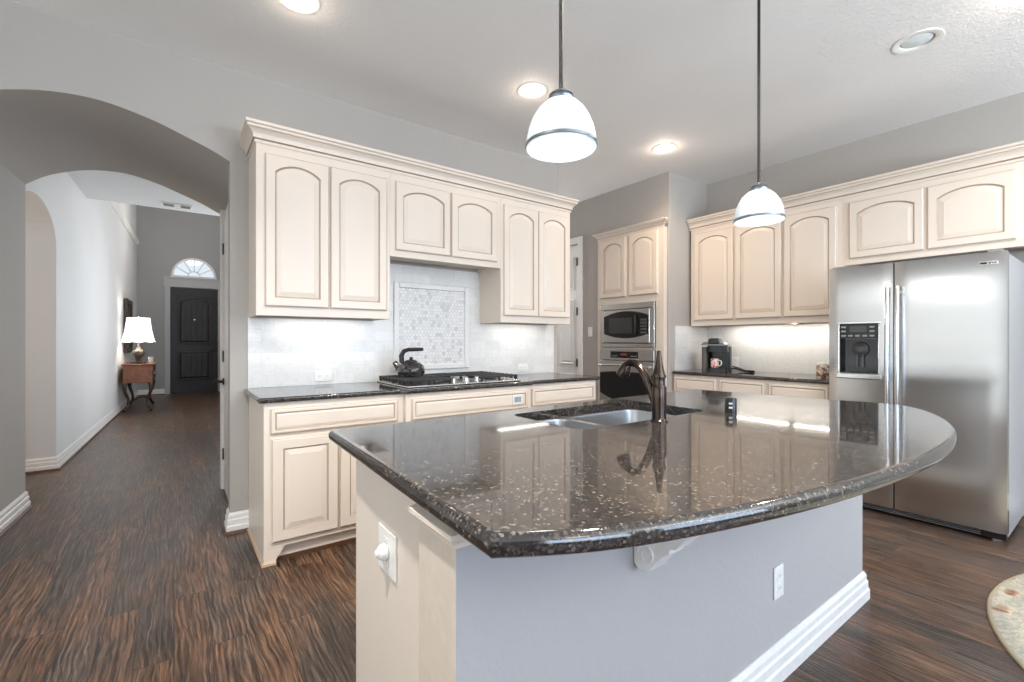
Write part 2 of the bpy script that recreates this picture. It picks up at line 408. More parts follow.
struct(b.build('wall_back', M['wall'], smooth=30), 'greige wall behind the cooktop with an arched opening on the left', 'wall')
far = [(x+(.068*max(0, min(1, -x/.94)) if x < 0 else 0), z) for x, z in ARCH]
b = MB(); arch_wall(b, ARCH, far, 3.54, 4.80, -2.0, .62)
struct(b.build('wall_arch', M['wall'], smooth=30), 'deep arched passage through the thick wall towards the hall', 'wall')
# right wall, oven block, return, passage
b = MB(); b.box(RX, RX+.12, SY, 2.85, 0, H); struct(b.build('wall_right', M['wall']), 'greige wall behind the fridge', 'wall')
b = MB(); b.box(4.08, RX+.12, 2.85, 2.872, 0, H); b.box(4.08, RX+.12, 2.872, 3.80, 2.401, H); b.box(4.08, 4.2, 3.795, 4.15, 0, H)
b.box(4.08, 4.2, 4.15, 4.97, 2.44, H); b.box(4.08, 4.2, 4.97, 5.6, 0, H); b.box(4.74, RX+.12, 2.872, 3.80, 0, 2.401); b.box(4.2, 4.89, 3.80, 3.86, 0, H)
struct(b.build('wall_oven', M['wall']), 'greige wall around the oven tower and passage door', 'wall')
b = MB(); b.box(3.06, 4.2, 5.6, 5.7, 0, H); b.box(2.96, 3.06, 3.54, 5.7, 0, H); struct(b.build('wall_passage', M['wall']), 'greige wall at the end of the side passage', 'wall')
# the unseen sides of the kitchen, with their windows
def win_wall(name, mp, u0, u1, wins, label):
    b = MB(); b.poly([(u0, 0), (u1, 0), (u1, H), (u0, H)], [[(a, c), (d, c), (d, e), (a, e)] for a, d, c, e in wins], .12, mp)
    return struct(b.build(name, M['wall']), label, 'wall')
win_wall('wall_front', lambda u, v, d: Vector((u, SY-d, v)), LX, RX, [(-.9, 1.3, .5, 2.5), (1.8, 4.0, .5, 2.5)], 'kitchen wall with two tall windows facing the island')
win_wall('wall_left', lambda u, v, d: Vector((LX-d, u, v)), SY, BY+.1, [(-.85, 3.35, .04, 2.35)], 'unseen kitchen wall with a wide opening added opposite the fridge')
wn = 0
def window(F, a0, a1, b0, b1, label, bars=2):
    global wn; wn += 1
    m = MB()
    for (p, q, r, s) in ((a0, a1, b0, b0+.05), (a0, a1, b1-.05, b1), (a0, a0+.05, b0+.05, b1-.05), (a1-.05, a1, b0+.05, b1-.05)): m.box(p, q, r, s, -.09, -.03, F)
    for i in range(1, bars):
        x = a0+(a1-a0)*i/bars; m.box(x-.02, x+.02, b0+.05, b1-.05, -.08, -.04, F)
    z = (b0+b1)/2; m.box(a0+.05, a1-.05, z-.015, z+.015, -.075, -.045, F)
    o = m.build('window_%d' % wn, M['trim']); struct(o, label, 'window')
    g = MB(); g.box(a0+.04, a1-.04, b0+.04, b1-.04, -.064, -.060, F); g.build('pane', M['pane'], o)
FS = Fr((0, SY, 0), (-1, 0, 0)); FL = Fr((LX, 0, 0), (0, 1, 0))
window(FS, -1.3, .9, .5, 2.5, 'tall white window behind the island, nearer the arch side')
window(FS, -4.0, -1.8, .5, 2.5, 'tall white window behind the island, nearer the fridge side')
window(FL, -.85, 3.35, .04, 2.35, 'unseen wide white glazed doors added opposite the fridge', 4)  # glazing added around the left fill light

# hall and foyer
def lerp2(y): return -.90+.0323*(y-6.07)           # the hall's left wall, slightly out of square
b = MB()
def hallL(u, v, d): return Vector((lerp2(u)-d, u, v))
op = [(4.86, 0), (4.86, 2.12)]+[(5.465-.605*math.cos(PI*i/16), 2.12+.32*math.sin(PI*i/16)) for i in range(1, 16)]+[(6.07, 2.12), (6.07, 0)]
b.poly([(4.80, 0)]+op+[(13.3, 0), (13.3, 5.0), (7.55, 5.0), (7.55, 2.95), (4.80, 2.95)], [], .36, hallL)
struct(b.build('wall_hall', M['hall']), 'bright white left wall of the hall with an arched side opening', 'wall')
b = MB(); fan = [(.385+.435*math.cos(PI*i/20), 2.735+.435*math.sin(PI*i/20)) for i in range(21)]
b.poly([(-1.2, 0), (-.075, 0), (-.075, 2.46), (.86, 2.46), (.86, 0), (1.4, 0), (1.4, 5.0), (-1.2, 5.0)], [fan], .15, lambda u, v, d: Vector((u, 13.2+d, v)))
struct(b.build('wall_foyer', M['foyer']), 'dim foyer wall around the front door', 'wall')
b = MB(); b.poly([(4.8, 0), (13.3, 0), (13.3, 5.0), (7.55, 5.0), (7.55, 2.95), (4.8, 2.95)], [[(5.3, .7), (6.5, .7), (6.5, 2.5), (5.3, 2.5)], [(7.2, .7), (9.4, .7), (9.4, 2.7), (7.2, 2.7)]], .12, lambda u, v, d: Vector((1.2+d, u, v)))
b.box(.62, 1.3, 4.7, 4.8, 0, 2.95)
struct(b.build('wall_foyer_right', M['hall']), 'white right wall of the hall, hidden behind the arch', 'wall')
FH = Fr((1.2, 0, 0), (0, -1, 0))
window(FH, -6.5, -5.3, .7, 2.5, 'unseen white window added in the hall near the arch'); window(FH, -9.4, -7.2, .7, 2.7, 'unseen white window added in the hall further from the arch')  # windows added to go with the hall fill lights
b = MB(); b.box(-1.4, 1.3, 4.80, 7.55, 2.95, 3.0); b.box(-1.3, 1.3, 7.5, 7.55, 3.0, 5.0); struct(b.build('ceiling_hall', M['hall']), 'white hall ceiling ending where the foyer rises', 'ceiling')
b = MB(); b.box(-1.3, 1.4, 7.5, 13.4, 5.0, 5.1); struct(b.build('ceiling_foyer', M['hall']), 'high foyer ceiling', 'ceiling')
b = MB(); b.box(-3.2, -1.27, 4.7, 4.8, 0, 2.95); b.box(-3.2, -1.27, 6.6, 6.7, 0, 2.95); b.box(-3.2, -3.1, 4.8, 6.6, 0, 2.95); b.box(-3.2, -1.27, 4.8, 6.6, 2.95, 3.0)
struct(b.build('wall_side_room', M['hall']), 'walls of the room through the hall side arch', 'wall')
# ledge moulding high on the hall wall
b = MB(); b.sweep([(lerp2(9.1), 9.1), (lerp2(13.2), 13.2)], [(0, 0), (.02, 0), (.05, .08), (.05, .11), (0, .11)], -1, z=3.33)
struct(b.build('trim_1', M['trim']), 'white crown strip high on the hall wall', 'trim')

BB = [(0, 0), (.022, 0), (.022, .045), (.017, .052), (.017, .083), (.012, .09), (.012, .112), (.004, .128), (0, .128)]
SH = [(.022, 0), (.036, 0), (.034, .009), (.028, .016), (.022, .018)]
def baseboard(name, path, side, label, parent=None):
    o = MB().sweep(path, BB, side).build(name, M['trim'], parent)
    if not parent:
        MB().sweep(path, SH, side).build('shoe_moulding', M['shoe'], o); struct(o, label, 'baseboard')
    return o
baseboard('baseboard_left', [(-.94, BY), (-.872, 4.80), (-1.2, 4.80)], -1, 'white stepped baseboard at the left foot of the arch')
baseboard('baseboard_hall', [(-1.24, 6.07), (lerp2(6.07), 6.07), (lerp2(13.2), 13.2)], -1, 'white stepped baseboard along the hall wall')
baseboard('baseboard_back', [(.287, 3.54), (.287, BY), (.389, BY)], -1, 'white stepped baseboard beside the base cabinet')
baseboard('baseboard_right', [(RX, .40), (RX, SY)], -1, 'white stepped baseboard on the right wall past the fridge')
baseboard('baseboard_foyer', [(lerp2(13.2)+.02, 13.2), (-.17, 13.2)], -1, 'white baseboard left of the front door')

# front door, casing and fanlight
D = Fr((0, 13.2, 0), (1, 0, 0))
fd = MB()
def panel_loops(F, a0, a1, b0, b1, c, fw, t, rise, n=14, deep=.009, edge=.006, slope=.026, top=None):
    top = fw if top is None else top
    def rect(i, cc): return [F.p(a0+i, b0+i, cc), F.p(a1-i, b0+i, cc)]+[F.p((a1-i)+(a0-a1+2*i)*k/n, b1-i, cc) for k in range(n+1)]
    def arc(i, j, cc):
        l, r = a0+i, a1-i; bt = b1-j; out = [F.p(l, b0+i, cc), F.p(r, b0+i, cc)]
        for k in range(n+1):
            x = -1+2*k/n; out.append(F.p(r+(l-r)*k/n, bt-rise*(x*x) - rise*.18*abs(x)**6, cc))
        return out
    return rect, arc, top
def raised(mb, F, a0, a1, b0, b1, c=0, fw=.055, t=.02, rise=.06, deep=.009, slope=.026, top=None, n=14):
    """a frame-and-raised-panel leaf; grooves carry the glaze (material 1)"""
    rect, arc, tp = panel_loops(F, a0, a1, b0, b1, c, fw, t, rise, n, top=top)
    g = .0035
    L = [rect(0, c), rect(0, c+t-.006), rect(.003, c+t-.0045), rect(.008, c+t), arc(fw, tp, c+t), arc(fw+g, tp+g, c+t-deep*.6), arc(fw+2.6*g, tp+2.6*g, c+t-deep), arc(fw+2.6*g+slope, tp+2.6*g+slope, c+t-.003), arc(fw+2.6*g+slope+.003, tp+2.6*g+slope+.003, c+t-.002)]
    return mb.loft(L, True, True, True, [0, 1, 0, 0, 1, 1, 0, 0])
def planks_mat():
    t = NT('dark_stained_door_planks'); v = t.coord(scale=(1, 1, .12)); nz = t.noise(v, 30, 4); sx = t.n('ShaderNodeSeparateXYZ', i_Vector=t.coord())
    fr = t.math('FRACT', t.math('MULTIPLY', sx.outputs[0], 9.3)); gap = t.ramp(fr, [(.0, (1,)*3), (.06, (0,)*3), (.94, (0,)*3), (1, (1,)*3)])
    c = t.mix(gap, t.ramp(nz.outputs[0], [(.3, (.016, .014, .014)), (.7, (.036, .030, .028))]), (.004, .004, .004))
    t.set(Base_Color=c, Roughness=.4); t.bump(t.math('SUBTRACT', 1.0, gap), .4, .006); return t.m
M['planks'] = planks_mat(); M['doordark'] = mat('dark_stained_door_wood', (.020, .018, .018), .38, nscale=25, var=.3)
fd.box(-.0745, .8595, .001, 2.4595, -.07, -.02, D)
fdo = fd.build('door_1', M['doordark'], bevel=.004); struct(fdo, 'dark stained plank front door with an arched upper panel', 'door')
for b0, b1, rise in ((.30, .98, 0), (1.14, 2.26, .10)):
    p = MB(); raised(p, D, .06, .725, b0, b1, -.022, .045, .018, rise, .012); p.build('panel', [M['planks'], M['doordark']], fdo)
MB().lathe(D.p(.39, 1.72, -.018), [(.022, 0), (.022, .012), (.012, .02)], 14, D.N).build('door_viewer', M['chrome'], fdo)
h = MB(); h.box(.775, .805, .95, 1.25, -.02, -.008, D); h.tube([D.p(.79, 1.0, -.01), D.p(.79, 1.0, .03), D.p(.70, 1.0, .035)], .011, 8); h.build('door_handle', M['dark_metal'], fdo)
for z in (.35, 1.25, 2.1): MB().box(-.066, -.052, z, z+.1, -.03, -.012, D).build('hinge', M['hinge'], fdo)
cs = MB(); CP = [(0, 0), (.10, 0)]
cs.box(-.175, -.07, 0, 2.47, 0, .02, D); cs.box(.855, .96, 0, 2.47, 0, .02, D); cs.box(-.19, .975, 2.47, 2.66, 0, .022, D); cs.box(-.20, .985, 2.66, 2.70, 0, .04, D)
struct(cs.build('trim_2', M['casing'], bevel=.004), 'pale casing around the front door and under the fanlight', 'trim')
fw_ = MB()
fw_.loft([[D.p(.385+r*math.cos(PI*i/24), 2.735+r*math.sin(PI*i/24), c) for i in range(25)] for r, c in ((.435, -.08), (.435, .012), (.395, .012), (.395, -.08), (.435, -.08))], False, False, False)
fw_.box(-.06, .83, 2.705, 2.745, -.08, .02, D)
for k in range(1, 6):
    t_ = PI*k/6; d_ = Vector((math.cos(t_), math.sin(t_))); n_ = Vector((-d_.y, d_.x))*.009
    q = [d_*.12+n_, d_*.12-n_, d_*.40-n_, d_*.40+n_]
    fw_.loft([[D.p(.385+v.x, 2.735+v.y, c) for v in q] for c in (-.05, -.02)])
fw_.loft([[D.p(.385+r*math.cos(PI*i/16), 2.735+r*math.sin(PI*i/16), c) for i in range(17)] for r, c in ((.13, -.05), (.13, -.02), (.11, -.02), (.11, -.05), (.13, -.05))], False, False, False)
fwo = fw_.build('window_%d' % (wn+1), M['trim']); struct(fwo, 'half-round fanlight window over the front door', 'window')
g = MB(); g.loft([[D.p(.385+.41*math.cos(PI*i/24), 2.735+.41*math.sin(PI*i/24), c) for i in range(25)] for c in (-.040, -.037)]); g.build('pane', M['pane'], fwo)

# white door in the right jamb of the passage under the arch
J = Fr((.36, 0, 0), (0, -1, 0))
dj = MB(); dj.box(-4.46, -3.66, .01, 2.22, 0, .03, J); djo = dj.build('door_2', M['trim'], bevel=.003); struct(djo, 'white door in the right side of the arched passage, seen edge-on', 'door')
cs = MB(); cs.box(-4.55, -4.46, 0, 2.30, 0, .05, J); cs.box(-3.66, -3.57, 0, 2.30, 0, .02, J); cs.box(-4.46, -3.66, 2.22, 2.30, 0, .02, J); cs.build('door_casing', M['trim'], djo, bevel=.004)
for z in (.25, 1.05, 1.93): MB().box(-4.475, -4.445, z, z+.09, .03, .040, J).build('hinge', M['hinge'], djo)
MB().lathe(J.p(-4.43, .89, .03), [(.028, 0), (.028, .008), (.011, .012), (.011, .04), (.024, .046), (.025, .058), (.016, .068)], 14, J.N).build('door_knob', M['dark_metal'], djo)
# white panelled door in the side passage
Q = Fr((4.08, 4.97, 0), (0, -1, 0))
dj = MB(); dj.box(.01, .81, .01, 2.43, -.05, -.012, Q); djo = dj.build('door_3', M['trim'], bevel=.003); struct(djo, 'white panelled door in the side passage left of the oven tower', 'door')
for a0, a1 in ((.10, .37), (.45, .72)):
    for b0, b1 in ((.25, .80), (.92, 1.75), (1.87, 2.28)):
        p = MB(); raised(p, Q, a0, a1, b0, b1, -.013, .018, .012, 0, .008, .02); p.build('panel', [M['trim'], M['trim']], djo)
cs = MB(); cs.box(.815, .89, 0, 2.52, 0, .02, Q); cs.box(-.07, .005, 0, 2.52, 0, .02, Q); cs.box(.005, .815, 2.44, 2.52, 0, .02, Q); cs.build('door_casing', M['trim'], djo, bevel=.005)
for z in (.2, .90, 1.54, 2.16): MB().box(.795, .82, z, z+.1, -.012, .023, Q).build('hinge', M['hinge'], djo)
MB().lathe(Q.p(.07, .98, -.012), [(.03, 0), (.03, .01), (.012, .014), (.012, .04), (.028, .055), (.02, .075)], 14, Q.N).build('door_knob', M['pewter'], djo)

# ------------------------------------------------------------------ tile backsplashes
def slab(name, F, a0, a1, b0, b1, c0, c1, m, label):
    o = thing(name, F.p(a0, b0, c0), label, 'backsplash', None, 'structure'); return MB().box(a0, a1, b0, b1, c0, c1, F).build('tile_field', m, o), o
CT = .914
FB = Fr((0, BY, 0), (1, 0, 0))
_, bs = slab('trim_3', FB, .385, 3.01, CT, 1.372, .0005, .010, M['tile_back'], 'white marble subway tile backsplash behind the cooktop')
MB().box(1.213, 2.16, 1.372, 1.815, .0005, .010, FB).build('tile_field', M['tile_back'], bs)
MB().box(1.41, 1.995, 1.035, 1.635, .011, .014, FB).build('mosaic_panel', M['hex'], bs)
fr_ = MB()
for k in ((1.365, 1.41, .99, 1.68), (1.995, 2.04, .99, 1.68), (1.41, 1.995, .99, 1.035), (1.41, 1.995, 1.635, 1.68)): fr_.box(*k, .010, .026, FB)
fr_.build('mosaic_frame', mat('white_marble_moulding', (.82, .81, .79), .25), bs, bevel=.008)
M['tile_right'] = subway('white_marble_subway_tile_side', (-PI/2, 0, -PI/2))
FRT = Fr((RX, 2.85, 0), (0, -1, 0)); FRET = Fr((4.18, 2.85, 0), (1, 0, 0))
_, bs2 = slab('trim_4', FRT, 0, 1.44, CT, 1.378, .0005, .010, M['tile_right'], 'white marble subway tile backsplash behind the coffee maker')
MB().box(0, RX-4.18-.011, CT, 1.378, .0005, .010, FRET).build('tile_field', M['tile_back'], bs2)

# ------------------------------------------------------------------ cabinets
CROWN = [(0, 0), (.008, 0), (.008, .016), (.004, .0185), (.004, .021), (.0015+.014, .0245), (.016, .036), (.021, .050), (.031, .062), (.043, .070), (.043, .0735), (.050, .076), (.050, .088), (.047, .0905), (.058, .095), (.060, .104), (.056, .112), (0, .112)]
def crown(name, path, side, z, label, k=1):
    o = MB().sweep(path, [(a*(.5+.5*k), b_*k) for a, b_ in CROWN], side, z, False, {2: 1, 3: 1, 4: 1, 9: 1, 12: 1}).build(name, CAB)
    return tag(o, label, 'crown moulding', 'cabinet crown mouldings')
def upper(F, a0, a1, b0, b1, depth, doors, label, rise=.06, name='wall_cabinet', d0=None, d1=None):
    t = thing(name, F.p((a0+a1)/2, b0, -depth/2), label, 'cabinet', 'cream wall cabinets')
    m = MB(); m.box(a0, a1, b0+.03, b1, -depth, -.019, F)                 # carcass behind the face frame
    m.box(a0, a0+.018, b0, b0+.03, -depth, -.019, F); m.box(a1-.018, a1, b0, b0+.03, -depth, -.019, F)
    m.build('carcass', M['cab'], t)
    d0 = b0+.057 if d0 is None else d0; d1 = 2.340 if d1 is None else d1
    f = MB(); f.box(a0, a1, b0, b1, -.019, 0, F); f.build('face_frame', M['cab'], t, bevel=.002, seg=1)
    for x0, x1 in doors:
        q = MB(); raised(q, F, x0, x1, d0, d1, .0005, .052, .02, rise, top=.050); q.build('door', CAB, t)
    return t
UF = Fr((0, 3.09, 0), (1, 0, 0))
upper(UF, .39, 1.213, 1.372, 2.40, .33, [(.437, .801), (.812, 1.186)], 'tall two-door cream wall cabinet at the left end, next to the arch', .041)
upper(UF, 1.213, 2.150, 1.812, 2.40, .33, [(1.249, 1.680), (1.690, 2.108)], 'short two-door cream wall cabinet over the cooktop', .041, d0=1.858)
upper(UF, 2.150, 2.925, 1.372, 2.40, .33, [(2.174, 2.537), (2.541, 2.900)], 'tall two-door cream wall cabinet at the right end of the cooktop wall', .041)
crown('crown_moulding', [(.39, BY), (.39, 3.09), (2.925, 3.09), (2.925, BY)], -1, 2.395, 'cream stepped crown moulding over the cooktop wall cabinets')
RU = Fr((4.43, 2.845, 0), (0, -1, 0))
def ry(y): return 2.845-y
upper(RU, ry(2.825), ry(1.905), 1.378, 2.40, .33, [(ry(2.780), ry(2.362)), (ry(2.342), ry(1.918))], 'two-door cream wall cabinet above the coffee maker', .041)
upper(RU, ry(1.905), ry(1.44), 1.378, 2.40, .33, [(ry(1.895), ry(1.487))], 'single-door cream wall cabinet between coffee corner and fridge', .041)
upper(RU, ry(1.44), ry(.40), 1.835, 2.40, .33, [(ry(1.398), ry(.936)), (ry(.918), ry(.478))], 'wide two-door cream wall cabinet above the steel fridge', .041, d0=1.886)
crown('crown_moulding', [(4.43, 2.838), (4.43, .40), (RX, .40)], -1, 2.388, 'cream stepped crown moulding over the right wall cabinets and fridge')

def front(F, a0, a1, b0, b1, kind, t, c=.0005):
    q = MB()
    if kind == 'drawer': raised(q, F, a0, a1, b0, b1, c, .020, .02, 0, .005, .006)
    else: raised(q, F, a0, a1, b0, b1, c, .055, .02, 0)
    return q.build(kind, CAB, t)
LF = Fr((0, 2.80, 0), (1, 0, 0)); LFb = Fr((0, 2.765, 0), (1, 0, 0))
def base(F, a0, a1, depth, drawers, doors, label, feet=(), name='base_cabinet', toe=.09, top=.882):
    t = thing(name, F.p((a0+a1)/2, 0, -depth/2), label, 'cabinet', 'cream base cabinets')
    m = MB(); m.box(a0, a1, toe, top, -depth, -.019, F); m.box(a0+.02, a1-.02, 0, toe, -depth, -.040, F); m.build('carcass', M['cab'], t)
    f = MB(); f.box(a0, a1, toe, top, -.019, 0, F); f.build('face_frame', M['cab'], t, bevel=.002, seg=1)
    for s in feet:                                            # bracket feet run down beside the toe recess
        x = a0 if s < 0 else a1; k = -s
        q = [(x, 0), (x+k*.045, 0), (x+k*.105, toe), (x, toe)]
        fb = MB(); fb.loft([[F.p(u, v, c) for u, v in q] for c in (0, -.0395)]); fb.box(min(x, x+k*.02), max(x, x+k*.02), 0, toe, -depth, -.0395, F)
        fb.build('foot', M['cab'], t)
    MB().box(a0+.05, a1-.05, 0, .022, -.0395, -.028, F).build('shoe_moulding', M['shoe'], t)
    for k in drawers: front(F, *k, 'drawer', t)
    for k in doors: front(F, *k, 'door', t)
    return t
c1 = base(LF, .39, 1.19, .61, [(.423, 1.145, .712, .850)], [(.428, .778, .122, .684), (.788, 1.145, .122, .684)], 'cream base cabinet with bracket foot, left end of the cooktop wall', (-1,))
MB().sweep([(.39, BY-.03), (.39, 2.80), (.45, 2.80)], [(.0, 0), (.012, 0), (.011, .012), (.004, .02), (0, .02)], -1).build('shoe_moulding', mat('light_shoe_moulding', (.55, .40, .28), .4), c1)
base(LFb, 1.19, 2.20, .645, [(1.225, 2.165, .712, .850)], [(1.225, 1.685, .122, .684), (1.695, 2.165, .122, .684)], 'cream base cabinet set forward beneath the cooktop')
base(LF, 2.20, 2.955, .61, [(2.235, 2.925, .712, .850)], [(2.235, 2.575, .122, .684), (2.585, 2.925, .122, .684)], 'cream base cabinet at the passage end of the cooktop wall', (1,))
def worktop(name, outline, holes, label, z0, z1, bev):
    b = MB(); b.poly(outline, holes, z1-z0, lambda u, v, d: Vector((u, v, z0+d)))
    return tag(b.build(name, M['granite'], bevel=bev, seg=4), label, 'worktop', 'dark granite worktops')
worktop('countertop', [(.362, BY-.011), (.362, 2.772), (1.155, 2.772), (1.185, 2.735), (2.205, 2.735), (2.235, 2.772), (2.985, 2.772), (2.985, BY-.011)], [],
        'dark granite worktop under the cooktop and kettle', .884, CT, .011)
RB = Fr((4.14, 2.845, 0), (0, -1, 0))
for y0, y1, lb in ((2.840, 2.358, 'cream base cabinet in the corner under the coffee maker'), (2.358, 1.912, 'cream base cabinet, middle of the three left of the fridge'),
                   (1.912, 1.43, 'cream base cabinet directly left of the fridge')):
    base(RB, ry(y0), ry(y1), .61, [(ry(y0)+.018, ry(y1)-.012, .712, .858)], [(ry(y0)+.018, ry(y1)-.012, .122, .684)], lb)
worktop('countertop', [(4.112, 1.425), (4.112, 2.838), (RX-.011, 2.838), (RX-.011, 1.425)], [], 'dark granite worktop under the coffee maker', .884, CT, .011)

# under-cabinet lights
def under_light(F, a0, a1, b, c0, c1, power, label):
    t = thing('under_cabinet_light', F.p((a0+a1)/2, b, (c0+c1)/2), label, 'light', 'under-cabinet lights')
    MB().box(a0, a1, b-.016, b, c0, c1, F).build('housing', M['white'], t, bevel=.003)
    MB().box(a0+.02, a1-.02, b-.019, b-.0165, c0+.012, c1-.012, F).build('lens', M['strip'], t)
    o = area('strip_light', F.p((a0+a1)/2, b-.024, (c0+c1)/2), F.p((a0+a1)/2, b-1, (c0+c1)/2+.02), (a1-a0)-.04, c1-c0, power, (1, .93, .84))
    o.rotation_euler = (0, 0, math.atan2(F.U.y, F.U.x)); return t
under_light(UF, .50, 1.12, 1.401, -.23, -.15, .75, 'slim light under the wall cabinet nearest the arch')
under_light(UF, 2.24, 2.84, 1.401, -.23, -.15, .75, 'slim light under the wall cabinet nearest the passage')
under_light(RU, ry(2.55), ry(1.55), 1.407, -.23, -.15, 3.8, 'slim light under the wall cabinets above the coffee maker')

# ------------------------------------------------------------------ oven tower
TF = Fr((4.03, 3.785, 0), (0, -1, 0)); TW = .908
tw = thing('oven_tower_cabinet', TF.p(TW/2, 0, -.3), 'tall cream cabinet holding the microwave and wall oven', 'cabinet')
m = MB(); m.box(0, .02, 0, 2.40, -.68, -.02, TF); m.box(TW-.02, TW, 0, 2.40, -.68, -.02, TF); m.box(.02, TW-.02, 2.38, 2.40, -.68, -.02, TF); m.box(.02, TW-.02, 1.655, 1.675, -.68, -.02, TF)
m.box(.02, TW-.02, 1.13, 1.145, -.68, -.02, TF); m.box(.02, TW-.02, .36, .38, -.68, -.02, TF); m.box(.02, TW-.02, .36, 2.38, -.68, -.665, TF); m.build('carcass', M['cab'], tw)
f = MB(); f.box(0, .058, 0, 2.40, -.02, 0, TF); f.box(TW-.095, TW, 0, 2.40, -.02, 0, TF); f.box(.40, .50, 1.71, 2.38, -.02, 0, TF)
for k in ((2.38, 2.40), (1.635, 1.71), (1.128, 1.146), (.36, .40), (0, .09)): f.box(.058, TW-.095, *k, -.02, 0, TF)
f.build('face_frame', M['cab'], tw)
q = MB(); raised(q, TF, .052, .425, 1.712, 2.375, .0005, .052, .02, .05, top=.05); q.build('door', CAB, tw)
q = MB(); raised(q, TF, .470, .840, 1.712, 2.375, .0005, .052, .02, .05, top=.05); q.build('door', CAB, tw)
front(TF, .05, .84, .10, .355, 'drawer', tw)
crown('crown_moulding', [(4.08, 3.785), (4.03, 3.785), (4.03, 2.877), (4.036, 2.877)], -1, 2.4005, 'cream stepped crown moulding on top of the oven tower', .62)

def lens_poly(a0, a1, b0, b1, up, dn, n=12):
    top = [(a1+(a0-a1)*k/n, b1-up*(2*k/n-1)**2) for k in range(n+1)]; bot = [(a0+(a1-a0)*k/n, b0+dn*(2*k/n-1)**2) for k in range(n+1)]
    return bot+top
def lens(mb, F, pts, c0, c1, inset=.004):
    cx = sum(p[0] for p in pts)/len(pts); cy = sum(p[1] for p in pts)/len(pts)
    sh = lambda k: [(cx+(u-cx)*k, cy+(v-cy)*k) for u, v in pts]
    return mb.loft([[F.p(u, v, c) for u, v in lp] for lp, c in ((pts, c0), (pts, c1-.002), (sh(.985), c1))])
mw = thing('microwave', TF.p(.43, 1.148, -.1), 'stainless built-in microwave with black lens-shaped window, above the oven', 'microwave')
m = MB(); A0, A1 = .062, .809
for k in ((A0, A1, 1.150, 1.192), (A0, A1, 1.572, 1.632), (A0, A0+.055, 1.192, 1.572), (A1-.055, A1, 1.192, 1.572)): m.box(*k, -.0, .024, TF)
m.build('trim_frame', M['steel'], mw, bevel=.004)
MB().box(.12, .751, 1.195, 1.569, -.42, .008, TF).build('case', M['grey_plastic'], mw)
d_ = MB().box(.120, .752, 1.200, 1.566, .009, .030, TF).build('door', M['steel'], mw, bevel=.006)
lens(MB(), TF, lens_poly(.124, .748, 1.250, 1.548, .055, .05), .030, .034).build('window', M['blackglass'], d_)
MB().box(.20, .53, 1.305, 1.475, .0341, .0355, TF).build('screen', M['darkglass'], d_)
cp = MB()
for i in range(3):
    for j in range(5): cp.box(.645+.028*i, .667+.028*i, 1.300+.034*j, 1.322+.034*j, .0342, .037, TF)
cp.build('keypad', mat('dim_key_print', (.09, .09, .09), .4), d_)
MB().tube([TF.p(.585, 1.29, .034), TF.p(.587, 1.30, .055), TF.p(.592, 1.40, .062), TF.p(.587, 1.49, .055), TF.p(.585, 1.50, .034)], .008, 8).build('handle', M['black'], d_)
ov = thing('wall_oven', TF.p(.43, .40, -.1), 'stainless wall oven with black window beneath the microwave', 'oven')
MB().box(.075, .80, .405, 1.122, -.60, -.001, TF).build('case', M['grey_plastic'], ov)
p_ = MB().box(.062, .809, 1.005, 1.126, .0, .030, TF).build('control_panel', M['steel'], ov, bevel=.006)
MB().box(.225, .605, 1.032, 1.104, .030, .033, TF).build('display', M['blackglass'], p_)
bt = MB()
for i in range(4): bt.box(.375+.022*i, .388+.022*i, 1.062, 1.082, .0332, .0345, TF)
bt.build('digits', M['orange_led'], p_)
for i in range(4):
    for q in (.245, .51): MB().box(q+.022*i, q+.014+.022*i, 1.05, 1.06, .0332, .0342, TF).build('button', M['grey_plastic'], p_)
d_ = MB().box(.062, .809, .41, .998, .0, .034, TF).build('door', M['steel'], ov, bevel=.006)
lens(MB(), TF, lens_poly(.066, .805, .545, .885, .028, .085), .034, .038).build('window', M['blackglass'], d_)
hd = MB(); hd.tube([TF.p(.09+.69*k/10, .945+.012*(1-(k/5-1)**2), .075) for k in range(11)], .012, 10)
for a in (.10, .77): hd.tube([TF.p(a, .945, .034), TF.p(a, .945, .075)], .011, 8)
hd.build('handle', M['chrome'], d_, smooth=40)

# ------------------------------------------------------------------ refrigerator
RF = Fr((4.0, 1.40, 0), (0, -1, 0)); FWD = .932
fg = thing('refrigerator', RF.p(FWD/2, 0, -.35), 'stainless side-by-side refrigerator with ice and water dispenser', 'refrigerator')
MB().box(.004, FWD-.004, .03, 1.755, -.74, -.075, RF).build('case', M['steelside'], fg, bevel=.006)
def fdoor(a0, a1):
    n = 12; prof = []
    for k in range(n+1):
        x = -1+2*k/n; prof.append((a0+(a1-a0)*k/n, .002*(1-x*x)-.002 - (.008 if k in (0, n) else 0)))
    prof = [(a0, -.07)]+prof+[(a1, -.07)]
    m = MB(); m.loft([[RF.p(a, z, c) for a, c in prof] for z in (.062, 1.762)]); return m
L_ = fdoor(.002, .388).build('freezer_door', M['steel'], fg, smooth=35); R_ = fdoor(.396, FWD-.002).build('fridge_door', M['steel'], fg, smooth=35)
L_['label'] = 'narrow left door with dispenser'
def carve(o, a0, a1, b0, b1, c0, c1, F):
    cu = MB().box(a0, a1, b0, b1, c0, c1, F).build('cutter', M['black'], fg)
    md = o.modifiers.new('cut', 'BOOLEAN'); md.operation = 'DIFFERENCE'; md.solver = 'EXACT'; md.object = cu
    bpy.context.view_layer.update(); dg = bpy.context.evaluated_depsgraph_get()
    me = bpy.data.meshes.new_from_object(o.evaluated_get(dg)); o.modifiers.clear(); o.data = me; bpy.data.objects.remove(cu)
carve(L_, .073, .307, .986, 1.345, -.055, .05, RF)
